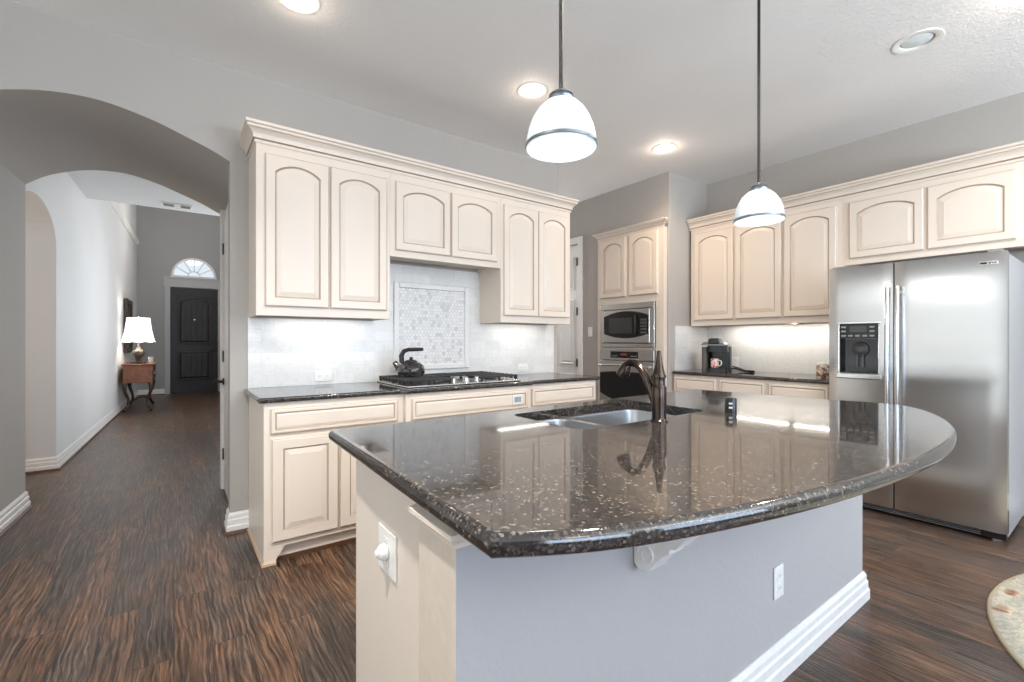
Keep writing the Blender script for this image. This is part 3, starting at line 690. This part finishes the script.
MB().box(.389, .395, .062, 1.760, -.072, -.035, RF).build('gap_backing', M['black'], fg)  # black backing added, the door gap's shade put into its colour
for a, par in ((.366, L_), (.420, R_)):
    hd = MB(); hd.tube([RF.p(a, .40, .034), RF.p(a, .41, .035), RF.p(a, .7, .044), RF.p(a, 1.0, .047), RF.p(a, 1.30, .044), RF.p(a, 1.585, .035), RF.p(a, 1.597, .034)], [.010, .0135, .0135, .0135, .0135, .0135, .010], 12)
    for z in (.45, 1.55): hd.tube([RF.p(a, z, -.012), RF.p(a, z, .034)], .011, 10)
    hd.build('handle', M['chrome'], par, smooth=50)
ds = MB()
for k in ((.066, .073, .985, 1.345), (.307, .314, .985, 1.345), (.056, .324, 1.345, 1.360)): ds.box(*k, -.016, .006, RF)
ds.build('dispenser_surround', M['chrome'], L_, bevel=.005)
bay = MB(); bay.box(.0735, .3065, .9865, 1.236, -.054, -.050, RF); bay.box(.0735, .079, .9865, 1.236, -.050, -.004, RF); bay.box(.301, .3065, .9865, 1.236, -.050, -.004, RF); bay.box(.079, .301, .9865, .992, -.050, -.004, RF); bay.build('dispenser_bay', M['blackglass'], L_)
MB().box(.0735, .3065, 1.237, 1.3445, -.05, .004, RF).build('dispenser_controls', M['black'], L_, bevel=.003)
for i in range(5):
    for j, z in enumerate((1.252, 1.285, 1.315)):
        if 0 < i < 4 and j > 0: continue
        MB().box(.086+.043*i, .114+.043*i, z, z+.012, .004, .0055, RF).build('button', M['grey_plastic'], L_)
MB().box(.138, .24, 1.284, 1.328, .004, .0055, RF).build('display', M['darkglass'], L_)
pd = MB(); pd.lathe(RF.p(.19, 1.16, -.0498), [(.055, 0), (.05, .012), (.02, .016)], 18, RF.N); pd.box(.165, .178, 1.03, 1.12, -.0498, -.035, RF); pd.box(.20, .213, 1.03, 1.12, -.0498, -.035, RF); pd.build('dispenser_lever', M['darkglass'], L_)
MB().box(.052, .328, .945, .985, -.016, .018, RF).build('drip_tray', M['chrome'], L_, bevel=.008)
bd = MB().box(.808, .893, 1.683, 1.708, -.012, .0, RF).build('badge', M['chrome'], R_, bevel=.003)
mk = MB(); mk.box(.814, .846, 1.689, 1.702, .0, .0012, RF); mk.box(.853, .861, 1.690, 1.701, .0, .0012, RF); mk.box(.865, .888, 1.693, 1.697, .0, .0012, RF); mk.build('badge_marks', M['black'], bd)
gr = MB().box(.01, FWD-.01, .012, .056, -.10, -.045, RF).build('base_grille', M['black'], fg)
sl = MB()
for z in (.020, .031, .042): sl.box(.03, FWD-.12, z, z+.004, -.045, -.038, RF)
sl.build('slats', M['grey_plastic'], gr)
for a in (.03, FWD-.07): MB().box(a, a+.04, 0, .03, -.13, -.05, RF).build('foot', M['chrome'], fg)
MB().box(.02, .09, 1.756, 1.775, -.10, -.02, RF).build('hinge_cap', M['grey_plastic'], fg, bevel=.005); MB().box(FWD-.09, FWD-.02, 1.756, 1.775, -.10, -.02, RF).build('hinge_cap', M['grey_plastic'], fg, bevel=.005)

# ------------------------------------------------------------------ island
isl = thing('kitchen_island', (1.55, 1.15, 0), 'large island with cream end panel and grey wall under the curved granite top', 'island')
m = MB(); Z1 = .870
m.box(.56, .58, .95, 1.575, 0, Z1); m.box(.58, 2.60, 1.558, 1.575, .10, Z1); m.box(.58, 2.60, .95, .965, 0, Z1); m.box(.60, 2.56, 1.50, 1.52, 0, .10); m.box(.58, 2.60, .965, 1.52, .10, .118)
m.build('cabinet_body', M['cab'], isl)
MB().box(.478, .4995, .949, 1.512, 0, Z1).build('end_panel', M['cab'], isl, bevel=.002, seg=1)
IF = Fr((2.60, 1.5755, 0), (-1, 0, 0))
for i in range(4):
    a = .03+.50*i; q = MB(); raised(q, IF, a, a+.48, .12, .85, .0005, .055, .02, 0); q.build('door', CAB, isl)
kw = MB(); kw.box(.437, 2.636, .78, .948, 0, Z1); kw.box(2.6025, 2.636, .9485, 1.512, 0, Z1); kw.bm.faces.ensure_lookup_table(); kw.bm.faces[4].material_index = 1
kw.build('knee_wall', [M['island_wall'], mat('beige_board', (.68, .59, .50), .45)], isl, bevel=.004)
cap = MB(); cap.sweep([(.437, .949), (.437, .78), (.60, .78)], [(0, 0), (.006, 0), (.008, .010), (.016, .016), (.022, .024), (.022, .034), (0, .040)], -1, z=.822); cap.build('cap_moulding', M['cab'], isl)
baseboard('baseboard', [(.50, .78), (2.636, .78), (2.636, 1.512)], -1, '', isl)
# corbel under the overhang
cb = MB(); cx0, cx1 = .962, 1.028
pr = [(.779, .873), (.779, .645), (.765, .634), (.745, .633), (.728, .643), (.713, .665), (.692, .688), (.674, .703), (.670, .716), (.655, .721), (.635, .745), (.60, .775), (.56, .81), (.52, .84), (.50, .855), (.50, .873)]
cb.loft([[Vector((x, y, z)) for y, z in pr] for x in (cx0, cx1)])
cb.box(cx0-.008, cx1+.008, .60, .779, .866, .8735)
cbo = cb.build('corbel', M['trim'], isl, bevel=.004)
for x in (cx0-.001, cx1+.001):
    s_ = MB(); s_.tube([Vector((x, .738+.026*math.cos(t)*(1-t/14), .680+.026*math.sin(t)*(1-t/14))) for t in [k*.5 for k in range(24)]], .0035, 6); s_.build('scroll', M['trim'], cbo)

# island top with the sink cut-out
front_arc = [(.397, .602), (.45, .570), (.53, .528), (.634, .487), (.80, .440), (1.0, .397), (1.2, .366), (1.4, .346), (1.6, .334), (1.8, .334), (2.0, .347), (2.2, .379), (2.4, .432), (2.57, .497), (2.71, .572), (2.80, .655), (2.825, .74), (2.81, .85), (2.77, .97)]
def smooth(pts, k=3):
    out = []; n = len(pts)
    for i in range(n-1):
        p0, p1, p2, p3 = [Vector(pts[max(0, min(n-1, j))]) for j in (i-1, i, i+1, i+2)]
        for s in range(k):
            t = s/k; out.append(tuple(.5*((2*p1)+(-p0+p2)*t+(2*p0-5*p1+4*p2-p3)*t*t+(-p0+3*p1-3*p2+p3)*t**3)))
    return out+[tuple(pts[-1])]
arc_s = smooth(front_arc)
SX0, SX1, SY0, SY1 = 1.125, 1.895, 1.128, 1.552
outline = arc_s+[(2.68, 1.69), (.430, 1.655)]
it = worktop('island_countertop', outline, [rrect(SX0, SX1, SY0, SY1, .05)], 'dark speckled granite island top with curved front edge', .8735, CT, .0)
for md in list(it.modifiers): it.modifiers.remove(md)
# round the outer edge by hand (the hole keeps a plain polished edge)
bm = bmesh.new(); bm.from_mesh(it.data)
ed = [e for e in bm.edges if len(e.link_faces) == 2 and e.calc_face_angle(0) > 1.2 and abs(e.verts[0].co.z-e.verts[1].co.z) < 1e-5
      and not all(SX0-.01 < v.co.x < SX1+.01 and SY0-.01 < v.co.y < SY1+.01 for v in e.verts)]
bmesh.ops.bevel(bm, geom=ed, offset=.0165, segments=4, profile=.5, affect='EDGES', clamp_overlap=False)
bm.to_mesh(it.data); bm.free()
it.data.polygons.foreach_set('use_smooth', [True]*len(it.data.polygons)); it.data.set_sharp_from_angle(angle=math.radians(32))
for p_ in it.data.polygons:
    if abs(p_.normal.z) > .999: p_.use_smooth = False

sk = thing('sink', (1.51, 1.34, .66), 'stainless undermount double-bowl sink in the island top', 'sink')
BW = [(1.135, 1.405, 1.138, 1.542), (1.435, 1.885, 1.138, 1.542)]
rm = MB(); rm.poly(rrect(SX0-.02, SX1+.02, SY0-.02, SY1+.02, .06), [rrect(*k, .05) for k in BW], .003, lambda u, v, d: Vector((u, v, .8695+d))); rm.build('rim', M['sinksteel'], sk)
for k in BW:
    m = MB(); lv = [(0, .8715, .05), (.002, .862, .05), (.006, .72, .055), (.016, .695, .06), (.045, .682, .05)]
    m.loft([[Vector((x, y, z)) for x, y in rrect(k[0]+i, k[1]-i, k[2]+i, k[3]-i, r)] for i, z, r in lv], True, False, True)
    bo = m.build('bowl', M['sinksteel'], sk, smooth=50)
    MB().lathe(((k[0]+k[1])/2, (k[2]+k[3])/2+.02, .6825), [(.045, 0), (.045, .002), (.038, .003), (.02, .0015)], 20).build('drain', M['chrome'], bo)

fx, fy = 1.490, 1.085
fc = thing('faucet', (fx, fy, CT), 'oil-rubbed bronze pull-down faucet at the island sink', 'faucet')
MB().lathe((fx, fy, CT), [(.033, 0), (.033, .005), (.0275, .010), (.0265, .03), (.028, .09), (.0275, .128), (.025, .135), (.0225, .140), (.022, .158), (.0225, .165), (.0, .166)], 28, cap1=False).build('body', M['bronze'], fc, smooth=40)
MB().lathe((fx, fy, CT+.166), [(.0, 0), (.0255, .0), (.0265, .006), (.022, .018), (.0165, .04), (.0115, .07), (.0085, .09), (.0095, .097), (.006, .104), (.0, .105)], 20, cap0=False, cap1=False).build('handle', M['bronze'], fc, smooth=40)
sp = [(0, .012, .055), (0, .026, .085), (0, .042, .130), (0, .062, .172), (0, .085, .202), (0, .110, .218), (0, .135, .219), (0, .157, .207)]
sp = [Vector((fx+x, fy+y, CT+z)) for x, y, z in sp]
MB().tube(sp, [.014, .0155, .0165, .0165, .016, .0155, .0155, .016], 14).build('spout', M['bronze'], fc, smooth=50)
dr = (Vector((-.05, .42, -.90))).normalized()
MB().lathe(sp[-1], [(.0155, -.006), (.020, .006), (.025, .020), (.0275, .036), (.0265, .046), (.018, .05), (.0, .047)], 20, dr, cap1=False).build('spray_head', M['bronze'], fc, smooth=50)
ap = thing('soap_dispenser', (1.935, 1.045, CT), 'short black cylinder standing on the island top right of the faucet', 'dispenser')
MB().lathe((1.935, 1.045, CT), [(.024, 0), (.024, .055), (.021, .062), (.0, .063)], 20, cap1=False).build('body', M['black'], ap, smooth=40)
wm = MB()
for z in (.018, .036):
    n_ = Vector((-1.935, -1.045, 0)).normalized(); t_ = Vector((-n_.y, n_.x, 0)); c_ = Vector((1.935, 1.045, CT+z))+n_*.0235
    wm.loft([[c_+t_*a+Vector((0, 0, e))+n_*d for a, e in ((-.007, 0), (.007, 0), (.007, .007), (-.007, .007))] for d in (0, .002)])
wm.build('printed_marks', M['white'], ap)

# ------------------------------------------------------------------ outlets and switches
def outlet(F, a, b_, c, label, horiz=False, two=True, kind='power_outlet', cat='outlet', wd=.072, ht=.116):
    t = thing(kind, F.p(a, b_, c), label, cat, 'wall plates')
    w_, h_ = (ht, wd) if horiz else (wd, ht)
    MB().box(a-w_/2, a+w_/2, b_-h_/2, b_+h_/2, c, c+.006, F).build('plate', M['white'], t, bevel=.003)
    if kind == 'light_switch':
        MB().box(a-.016, a+.016, b_-.033, b_+.033, c+.006, c+.011, F).build('rocker', M['white'], t, bevel=.002)
    else:
        for s in (-1, 1):
            q = (a+s*.022, b_) if horiz else (a, b_+s*.022)
            fc_ = MB().box(q[0]-.017, q[0]+.017, q[1]-.017, q[1]+.017, c+.006, c+.008, F).build('receptacle', M['white'], t, bevel=.004)
            sl = MB()
            for e in (-.006, .006): sl.box(q[0]+e-.0012, q[0]+e+.0012, q[1]-.004, q[1]+.006, c+.008, c+.0083, F)
            sl.build('slots', M['grey_plastic'], fc_)
    return t
IW = Fr((0, .78, 0), (1, 0, 0)); IE = Fr((.478, 0, 0), (0, -1, 0))
outlet(IW, 1.768, .348, .0005, 'white outlet on the grey island wall, right of the corbel')
outlet(IE, -1.228, .640, .0005, 'white outlet on the cream island end panel', wd=.125, ht=.122)
nl = thing('night_light', IE.p(-1.226, .63, .01), 'round white plug-in knob on the island end outlet', 'night light')
MB().lathe(IE.p(-1.226, .642, .0085), [(.020, 0), (.0225, .005), (.0215, .013), (.017, .020), (.012, .023)], 22, IE.N).build('dome', M['white'], nl, smooth=40)
MB().lathe(IE.p(-1.226, .642, .0317), [(.009, 0), (.0095, .005), (.007, .008)], 18, IE.N).build('button', M['white'], nl, smooth=40)
outlet(FB, .85, .972, .0105, 'white outlet low on the tile left of the cooktop', True)
outlet(FB, 2.624, .972, .0105, 'white outlet low on the tile right of the cooktop', True)
outlet(FRT, .331, .995, .0105, 'white outlet on the tile behind the coffee maker cord')
outlet(Fr((4.08, 0, 0), (0, -1, 0)), -3.955, 1.33, .0005, 'white light switch between the passage door and oven tower', kind='light_switch', cat='light switch')
vp = thing('cabinet_vent', LFb.p(2.06, .78, .021), 'small white plate with blue-grey bars on the drawer under the cooktop', 'plate')
MB().box(2.015, 2.105, .748, .822, .0207, .028, LFb).build('plate', M['white'], vp, bevel=.003)
sl = MB()
for i in range(5): sl.box(2.030+.013*i, 2.039+.013*i, .766, .806, .028, .030, LFb)
sl.build('bars', M['blue_grey'], vp)

# ------------------------------------------------------------------ cooktop and kettle
ck = thing('gas_cooktop', (1.68, 3.08, CT), 'stainless gas cooktop with black grates in the left worktop', 'cooktop')
X0, X1, Y0, Y1 = 1.215, 2.140, 2.80, 3.36
MB().box(X0, X1, Y0, Y1, CT, CT+.012).build('tray', M['steel'], ck, bevel=.005)
for bx_, by_, r in ((1.40, 2.97, .045), (1.40, 3.21, .05), (1.70, 3.24, .06), (1.97, 2.97, .04), (1.97, 3.21, .05)):
    bo = MB().lathe((bx_, by_, CT+.012), [(r+.012, 0), (r+.010, .008), (r, .012), (r-.004, .018), (.0, .019)], 20, cap1=False).build('burner', M['iron'], ck, smooth=40)
for gx0, gx1, gy0 in ((1.235, 1.55, 2.825), (1.57, 1.79, 3.10), (1.81, 2.12, 2.825)):
    g = MB(); z = CT+.047; gy1 = 3.34; r = .008
    for x in (gx0, gx1): g.box(x-.007, x+.007, gy0, gy1, z-.012, z)
    n = 7 if gy0 < 3 else 4
    for k in range(n+1):
        y = gy0+(gy1-gy0)*k/n; g.box(gx0, gx1, y-.006, y+.006, z-.010, z+.001)
    for x in (gx0, (gx0+gx1)/2, gx1):
        for y in (gy0+.012, (gy0+gy1)/2, gy1-.012): g.box(x-.008, x+.008, y-.008, y+.008, CT+.0125, z-.011)
    for k in range(9):                                        # the row of short teeth on the outer side
        y = gy0+.02+(gy1-gy0-.04)*k/8
        for x in ((gx0,) if gx0 < 1.5 else (gx1,) if gx1 > 2 else ()): g.box(x-.012, x+.012, y-.011, y+.011, CT+.018, z+.003)
    g.build('grate', M['iron'], ck, bevel=.003, seg=1)
for kx, ky in ((1.585, 2.86), (1.635, 2.95), (1.690, 2.86), (1.735, 2.96), (1.785, 2.87)):
    kn = MB().lathe((kx, ky, CT+.0125), [(.024, 0), (.024, .006), (.019, .009), (.0175, .028), (.014, .031), (.0, .0315)], 18, cap1=False).build('knob', M['chrome'], ck, smooth=40)
    MB().box(kx-.004, kx+.004, ky-.017, ky+.017, CT+.0436, CT+.050).build('grip', M['chrome'], kn)
kx, ky, kz = 1.405, 3.17, CT+.0485
ke = thing('kettle', (kx, ky, kz), 'black speckled enamel kettle on the back left burner', 'kettle')
def enamel():
    t = NT('black_speckled_enamel'); v = t.n('ShaderNodeTexVoronoi', i_Vector=t.coord(), i_Scale=120.0); d = t.ramp(v.outputs['Distance'], [(.12, (.35, .35, .35)), (.2, (.012, .012, .012))])
    t.set(Base_Color=d, Roughness=.1, Coat_Weight=.5); return t.m
M['enamel'] = enamel()
MB().lathe((kx, ky, kz), [(.080, 0), (.092, .006), (.100, .03), (.100, .05), (.092, .075), (.072, .095), (.05, .104), (.046, .106)], 32).build('body', M['enamel'], ke, smooth=50)
MB().lathe((kx, ky, kz+.1062), [(.047, 0), (.040, .010), (.018, .015), (.012, .018), (.014, .026), (.012, .034), (.0, .036)], 24, cap1=False).build('lid', M['enamel'], ke, smooth=50)
u_ = Vector((-.80, .59, 0)); k0 = Vector((kx, ky, kz))
MB().tube([k0+u_*.085+Vector((0, 0, .055)), k0+u_*.108+Vector((0, 0, .080)), k0+u_*.124+Vector((0, 0, .104))], [.028, .022, .017], 14).build('spout', M['enamel'], ke, smooth=50)
MB().tube([k0+u_*.068+Vector((0, 0, .096)), k0+u_*.072+Vector((0, 0, .15)), k0+u_*.055+Vector((0, 0, .182)), k0+u_*.02+Vector((0, 0, .194)), k0-u_*.04+Vector((0, 0, .196)), k0-u_*.09+Vector((0, 0, .197))], [.019, .019, .017, .015, .0145, .012], 12).build('handle', M['black'], ke, smooth=50)

# ------------------------------------------------------------------ coffee corner
cxm, cym = 4.46, 2.56
U_ = Vector((.30, -.954, 0)); CF = Fr((cxm, cym, CT), tuple(U_))
cm = thing('coffee_maker', (cxm, cym, CT), 'black and silver single-cup coffee maker in the corner of the right worktop', 'coffee maker')
def hull(F, a0, a1, c0, c1, z0, z1, r): return [[F.p(u, z, v) for u, v in rrect(a0, a1, c0, c1, r, 4)] for z in (z0, z1)]
MB().loft(hull(CF, -.125, -.070, -.14, .08, 0, .245, .02)).build('water_tank', mat('smoky_translucent_tank', (.10, .085, .075), .12), cm, smooth=40)
MB().loft(hull(CF, -.068, .125, -.14, -.01, .0, .25, .03)).build('back_column', M['black'], cm, smooth=40)
MB().loft(hull(CF, -.066, .120, -.01, .12, .0, .035, .03)).build('drip_base', M['black'], cm, smooth=40)
MB().loft(hull(CF, -.066, .122, -.009, .115, .195, .262, .035)).build('brew_head', M['black'], cm, smooth=40)
tp = MB(); lp = [rrect(-.128+i, .128-i, -.14+i, .12-i, .05, 5) for i in (0, 0, .018, .05)]
tp.loft([[CF.p(u, z, v) for u, v in q] for q, z in zip(lp, (.2625, .272, .290, .302))]); tp.build('lid', M['pewter'], cm, smooth=40)
hd = MB(); hd.loft([[CF.p(u, z, v) for u, v in q] for q, z in zip([rrect(-.052+i, .052-i, -.03+i, .128-i, .02, 4) for i in (0, 0, .015)], (.285, .318, .334))]); hd.build('handle', M['black'], cm, smooth=40)
mg = thing('mug', CF.p(.01, .037, .062), 'pink flowered mug on the coffee maker drip tray', 'mug')
def mugmat():
    t = NT('pink_flowered_ceramic'); v = t.n('ShaderNodeTexVoronoi', i_Vector=t.coord(), i_Scale=42.0)
    t.set(Base_Color=t.ramp(v.outputs['Distance'], [(.25, (.55, .08, .09)), (.45, (.80, .40, .38)), (.6, (.85, .78, .74))]), Roughness=.2); return t.m
mc = CF.p(.0, .0365, .062)
MB().lathe(mc, [(.030, 0), (.036, .004), (.038, .09), (.036, .092), (.034, .088), (.031, .012), (.0, .010)], 24, cap1=False).build('cup', mugmat(), mg, smooth=40)
MB().tube([mc+U_*.036+Vector((0, 0, .075)), mc+U_*.058+Vector((0, 0, .072)), mc+U_*.064+Vector((0, 0, .048)), mc+U_*.055+Vector((0, 0, .024)), mc+U_*.036+Vector((0, 0, .02))], .006, 8).build('handle', M['white'], mg, smooth=50)
cd = MB(); cd.tube([Vector((4.52, 2.44, CT+.030)), Vector((4.54, 2.39, CT+.028)), Vector((4.53, 2.34, CT+.016)), Vector((4.50, 2.30, CT+.012)), Vector((4.50, 2.24, CT+.012)), Vector((4.49, 2.20, CT+.012))], [.008, .009, .010, .010, .012, .012], 8)
cd.tube([Vector((4.55, 2.44, CT+.05)), Vector((4.59, 2.40, CT+.035)), Vector((4.57, 2.34, CT+.018)), Vector((4.53, 2.28, CT+.010)), Vector((4.56, 2.22, CT+.009))], .007, 8)
tag(cd.build('power_lead', M['black'], smooth=60), 'black power lead lying coiled beside the coffee maker', 'lead')
jx, jy = 4.28, 1.535
jr = thing('jar', (jx, jy, CT), 'small brown and cream patterned jar against the fridge', 'jar')
def jarmat():
    t = NT('brown_cream_pattern'); nz = t.noise(t.coord(), 28, 3, .6, 1)
    t.set(Base_Color=t.ramp(nz.outputs[0], [(.42, (.16, .075, .04)), (.5, (.55, .38, .26)), (.56, (.76, .70, .62))]), Roughness=.3); return t.m
MB().lathe((jx, jy, CT), [(.046, 0), (.05, .006), (.05, .10), (.045, .108)], 24).build('body', jarmat(), jr, smooth=40)
MB().lathe((jx, jy, CT+.1082), [(.047, 0), (.048, .014), (.040, .022), (.012, .026), (.012, .036), (.0, .038)], 24, cap1=False).build('lid', M['white'], jr, smooth=40)

# ------------------------------------------------------------------ lights of the room
def pendant(x, y, label, zb=1.8185):
    t = thing('pendant_light', (x, y, H), label, 'pendant light', 'island pendant lights')
    MB().lathe((x, y, H-.03), [(.02, 0), (.055, .008), (.062, .029)], 24).build('canopy', M['dark_metal'], t, smooth=40)
    MB().tube([Vector((x, y, H-.03)), Vector((x, y, zb+.185))], .0068, 12).build('rod', M['dark_metal'], t, smooth=50)
    MB().lathe((x, y, zb+.150), [(.041, -.006), (.043, .003), (.036, .009), (.034, .013), (.038, .016), (.033, .022), (.013, .028), (.009, .036)], 24).build('cap', M['pewter'], t, smooth=40)
    pr = [(.1095, 0), (.110, .010), (.1075, .034), (.1005, .066), (.089, .094), (.073, .120), (.054, .139), (.038, .147)]
    inn = [(r-.004, z-(.003 if i else 0)) for i, (r, z) in enumerate(pr)]
    sh_ = MB().lathe((x, y, zb), pr+inn[::-1]+[pr[0]], 40, cap0=False, cap1=False).build('shade', M['shade'], t, smooth=50)
    MB().lathe((x, y, zb+.004), [(.1098, 0), (.1118, .001), (.1118, .0095), (.1098, .0105), (.1098, 0)], 40, cap0=False, cap1=False).build('band', M['pewter'], sh_, smooth=40)
    MB().lathe((x, y, zb+.035), [(.0, 0), (.018, .004), (.028, .02), (.028, .035), (.02, .06), (.014, .08), (.014, .105)], 18, cap0=False).build('bulb', M['bulb'], t, smooth=50)
    lamp('pendant_glow', 'POINT', (x, y, zb-.06), 2, (1, .96, .9), .06)
pendant(.974, 1.069, 'milk glass pendant nearer the camera, hanging over the sink side of the island')
pendant(2.275, 1.089, 'milk glass pendant hanging over the fridge end of the island', 1.797)
def can(x, y, r, lit, label, name='recessed_light', power=4, tint=WARM, halo=1.6):
    t = thing(name, (x, y, H), label, 'recessed light', 'recessed ceiling lights')
    MB().lathe((x, y, H-.006), [(r-.012, .030), (r-.010, .004), (r+.004, 0), (r+.024, .001), (r+.026, .0055), (r+.004, .0058)], 36, cap0=False, cap1=False).build('trim_ring', M['white'], t, smooth=50)
    MB().lathe((x, y, H-.006), [(r-.006, .006), (r-.010, .06), (r-.016, .095), (.0, .096)], 32, cap0=False, cap1=False).build('housing', M['white'], t, smooth=50)
    if lit:
        MB().lathe((x, y, H+.010), [(.0, 0), (.035, .001), (.056, .010), (.062, .03), (.04, .06)], 24, cap0=False).build('lens', M['canbulb'], t, smooth=50)
        lamp('can_glow', 'SPOT', (x, y, H-.012), power, tint, .05, math.radians(150), .9)
        lamp('can_halo', 'POINT', (x, y, H-.035), halo, WARM, .03)
    else:
        MB().lathe((x, y, H-.002), [(.0, 0), (r-.04, .001), (r-.02, .006), (r-.014, .03)], 28, cap0=False).build('lens', mat('frosted_lens', (.80, .86, .88), .3), t, smooth=50)
can(*CANS[0], .075, True, 'lit round recessed light in the ceiling, middle of the row along the cooktop wall')
can(*CANS[1], .075, True, 'lit round recessed light in the ceiling in front of the oven tower', power=54, tint=(1, .76, .54), halo=2.5)
can(*CANS[2], .075, True, 'lit round recessed light in the ceiling nearest the arch, cut by the frame top')
can(*CANS[3], .075, True, 'added lit round recessed light, unseen above the camera, arch side', power=230, tint=(1, .96, .90), halo=4)  # this can and the next ones lit are added out of view for brightness
can(*CANS[4], .075, True, 'added lit round recessed light, unseen above the front of the island', power=165, tint=(1, .93, .82), halo=4)
can(*CANS[5], .075, True, 'added lit round recessed light, unseen above the gap between island and fridge', power=70, tint=(1, .96, .9), halo=5)
can(*OFFCAN, .09, False, 'unlit white recessed light in the ceiling near the fridge')

# ------------------------------------------------------------------ hall furniture
tb = thing('console_table', (-.55, 10.7, 0), 'small reddish antique table with dark curved legs against the hall wall', 'table')
tx0, tx1, ty0, ty1 = lerp2(10.7)+.03, -.27, 10.15, 11.35
MB().box(tx0, tx1, ty0, ty1, .80, .825).build('table_top', M['wood_red'], tb, bevel=.008)
MB().box(tx0+.02, tx1-.03, ty0+.03, ty1-.03, .50, .799).build('apron', M['wood_red'], tb, bevel=.006)
for y in (10.35, 10.75, 11.15):
    d_ = MB().box(tx1-.03, tx1-.012, y-.15, y+.15, .53, .77).build('drawer', M['wood_dark'], tb, bevel=.005)
    MB().lathe((tx1-.012, y, .65), [(.018, 0), (.012, .015), (.0, .022)], 10, (1, 0, 0), cap1=False).build('knob', M['pewter'], d_)
for sx, sy in ((1, -1), (1, 1), (-1, -1), (-1, 1)):
    x = (tx1-.07) if sx > 0 else (tx0+.06); y = (ty1-.08) if sy > 0 else (ty0+.08)
    q = [(0, 0, .52), (sx*.02, sy*.035, .44), (sx*.01, sy*.02, .34), (-sx*.03, -sy*.04, .22), (-sx*.035, -sy*.04, .13), (0, 0, .05), (sx*.02, sy*.05, .022)]
    MB().tube([Vector((x+a, y+b_*.8, z)) for a, b_, z in q], [.035, .034, .026, .022, .02, .024, .022], 10).build('leg', M['wood_dark'], tb, smooth=50)
MB().tube([Vector((tx0+.08, ty0+.10, .15)), Vector(((tx0+tx1)/2, 10.75, .20)), Vector((tx1-.10, ty1-.10, .15))], .016, 8).build('stretcher', M['wood_dark'], tb, smooth=50)
lx, ly = -.505, 10.46
tl = thing('table_lamp', (lx, ly, .825), 'lit table lamp with white scalloped shade on the hall table', 'lamp')
MB().box(lx-.10, lx+.10, ly-.10, ly+.10, .826, .85).build('base', M['dark_metal'], tl, bevel=.008)
MB().lathe((lx, ly, .85), [(.07, 0), (.03, .03), (.05, .07), (.09, .12), (.095, .17), (.07, .21), (.03, .235), (.025, .27), (.012, .29), (.012, .36)], 20).build('body', mat('mottled_urn', (.10, .08, .065), .3, .3, nscale=25, var=.4), tl, smooth=50)
n = 48; lps = []
for r, z, k in ((.238, 1.21, 1), (.215, 1.29, .4), (.190, 1.41, 0), (.172, 1.55, 0), (.165, 1.63, 0)):
    lps.append([Vector((lx+r*(1+.02*k*math.cos(8*2*PI*i/n))*math.cos(2*PI*i/n), ly+r*(1+.02*k*math.cos(8*2*PI*i/n))*math.sin(2*PI*i/n), z-k*.018*abs(math.cos(4*2*PI*i/n)))) for i in range(n)])
MB().loft(lps, True, False, False).build('lamp_shade', M['lampshade'], tl, smooth=60)
MB().lathe((lx, ly, 1.21), [(.012, 0), (.004, .35), (.004, .415), (.012, .435), (.0, .45)], 10, cap1=False).build('finial', M['chrome'], tl)
lamp('lamp_glow', 'POINT', (lx, ly, 1.42), 14, (1, .93, .82), .10)
cl = thing('glass_jar', (-.30, 10.75, .825), 'small clear glass ornament beside the hall lamp', 'ornament')
MB().lathe((-.34, 10.72, .826), [(.04, 0), (.045, .01), (.04, .05), (.05, .10), (.048, .10), (.036, .05), (.036, .012), (.0, .010)], 16, cap1=False).build('cup', mat('pale_glass', (.45, .47, .47), .08), cl, smooth=40)
HF = Fr((lerp2(11.35), 11.35, 0), (-.0323, -1, 0))     # faces into the hall
HF = Fr((lerp2(11.35), 11.35, 0), (.0323, 1, 0)); HF.N = Vector((1, -.0323, 0)).normalized()
pc = thing('wall_picture', HF.p(0, 1.5, .01), 'dark framed picture on the hall wall above the table', 'picture')
f = MB()
for k in ((-.42, .42, 1.00, 1.09), (-.42, .42, 1.91, 2.00), (-.42, -.33, 1.09, 1.91), (.33, .42, 1.09, 1.91)): f.box(*k, .003, .06, HF)
f.build('frame', M['wood_dark'], pc, bevel=.01)
MB().box(-.33, .33, 1.09, 1.91, .003, .03, HF).build('canvas', mat('brown_grey_painting', (.10, .075, .06), .5, nscale=5, var=.5), pc)
vt = thing('ceiling_vent', (.03, 7.25, 2.95), 'white slotted air vent at the edge of the hall ceiling', 'vent')
f = MB(); f.box(-.13, .19, 7.16, 7.34, 2.935, 2.9495); f.build('frame', M['trim'], vt, bevel=.004)
for i in range(7):
    MB().box(-.11, .0, 7.18+.02*i, 7.19+.02*i, 2.932, 2.9348).build('slot', M['grey_plastic'], vt); MB().box(.07, .17, 7.18+.02*i, 7.19+.02*i, 2.932, 2.9348).build('slot', M['grey_plastic'], vt)

# ------------------------------------------------------------------ rug
rx_, ry_ = 3.17, -.82
rg = thing('round_rug', (rx_, ry_, 0), 'round cream floral rug on the floor in the lower right corner', 'rug')
MB().lathe((rx_, ry_, .0005), [(1.235, 0), (1.25, .004), (1.245, .010), (1.22, .013), (0, .0135)], 96, cap1=False).build('pile', None or rugmat(), rg, smooth=40)
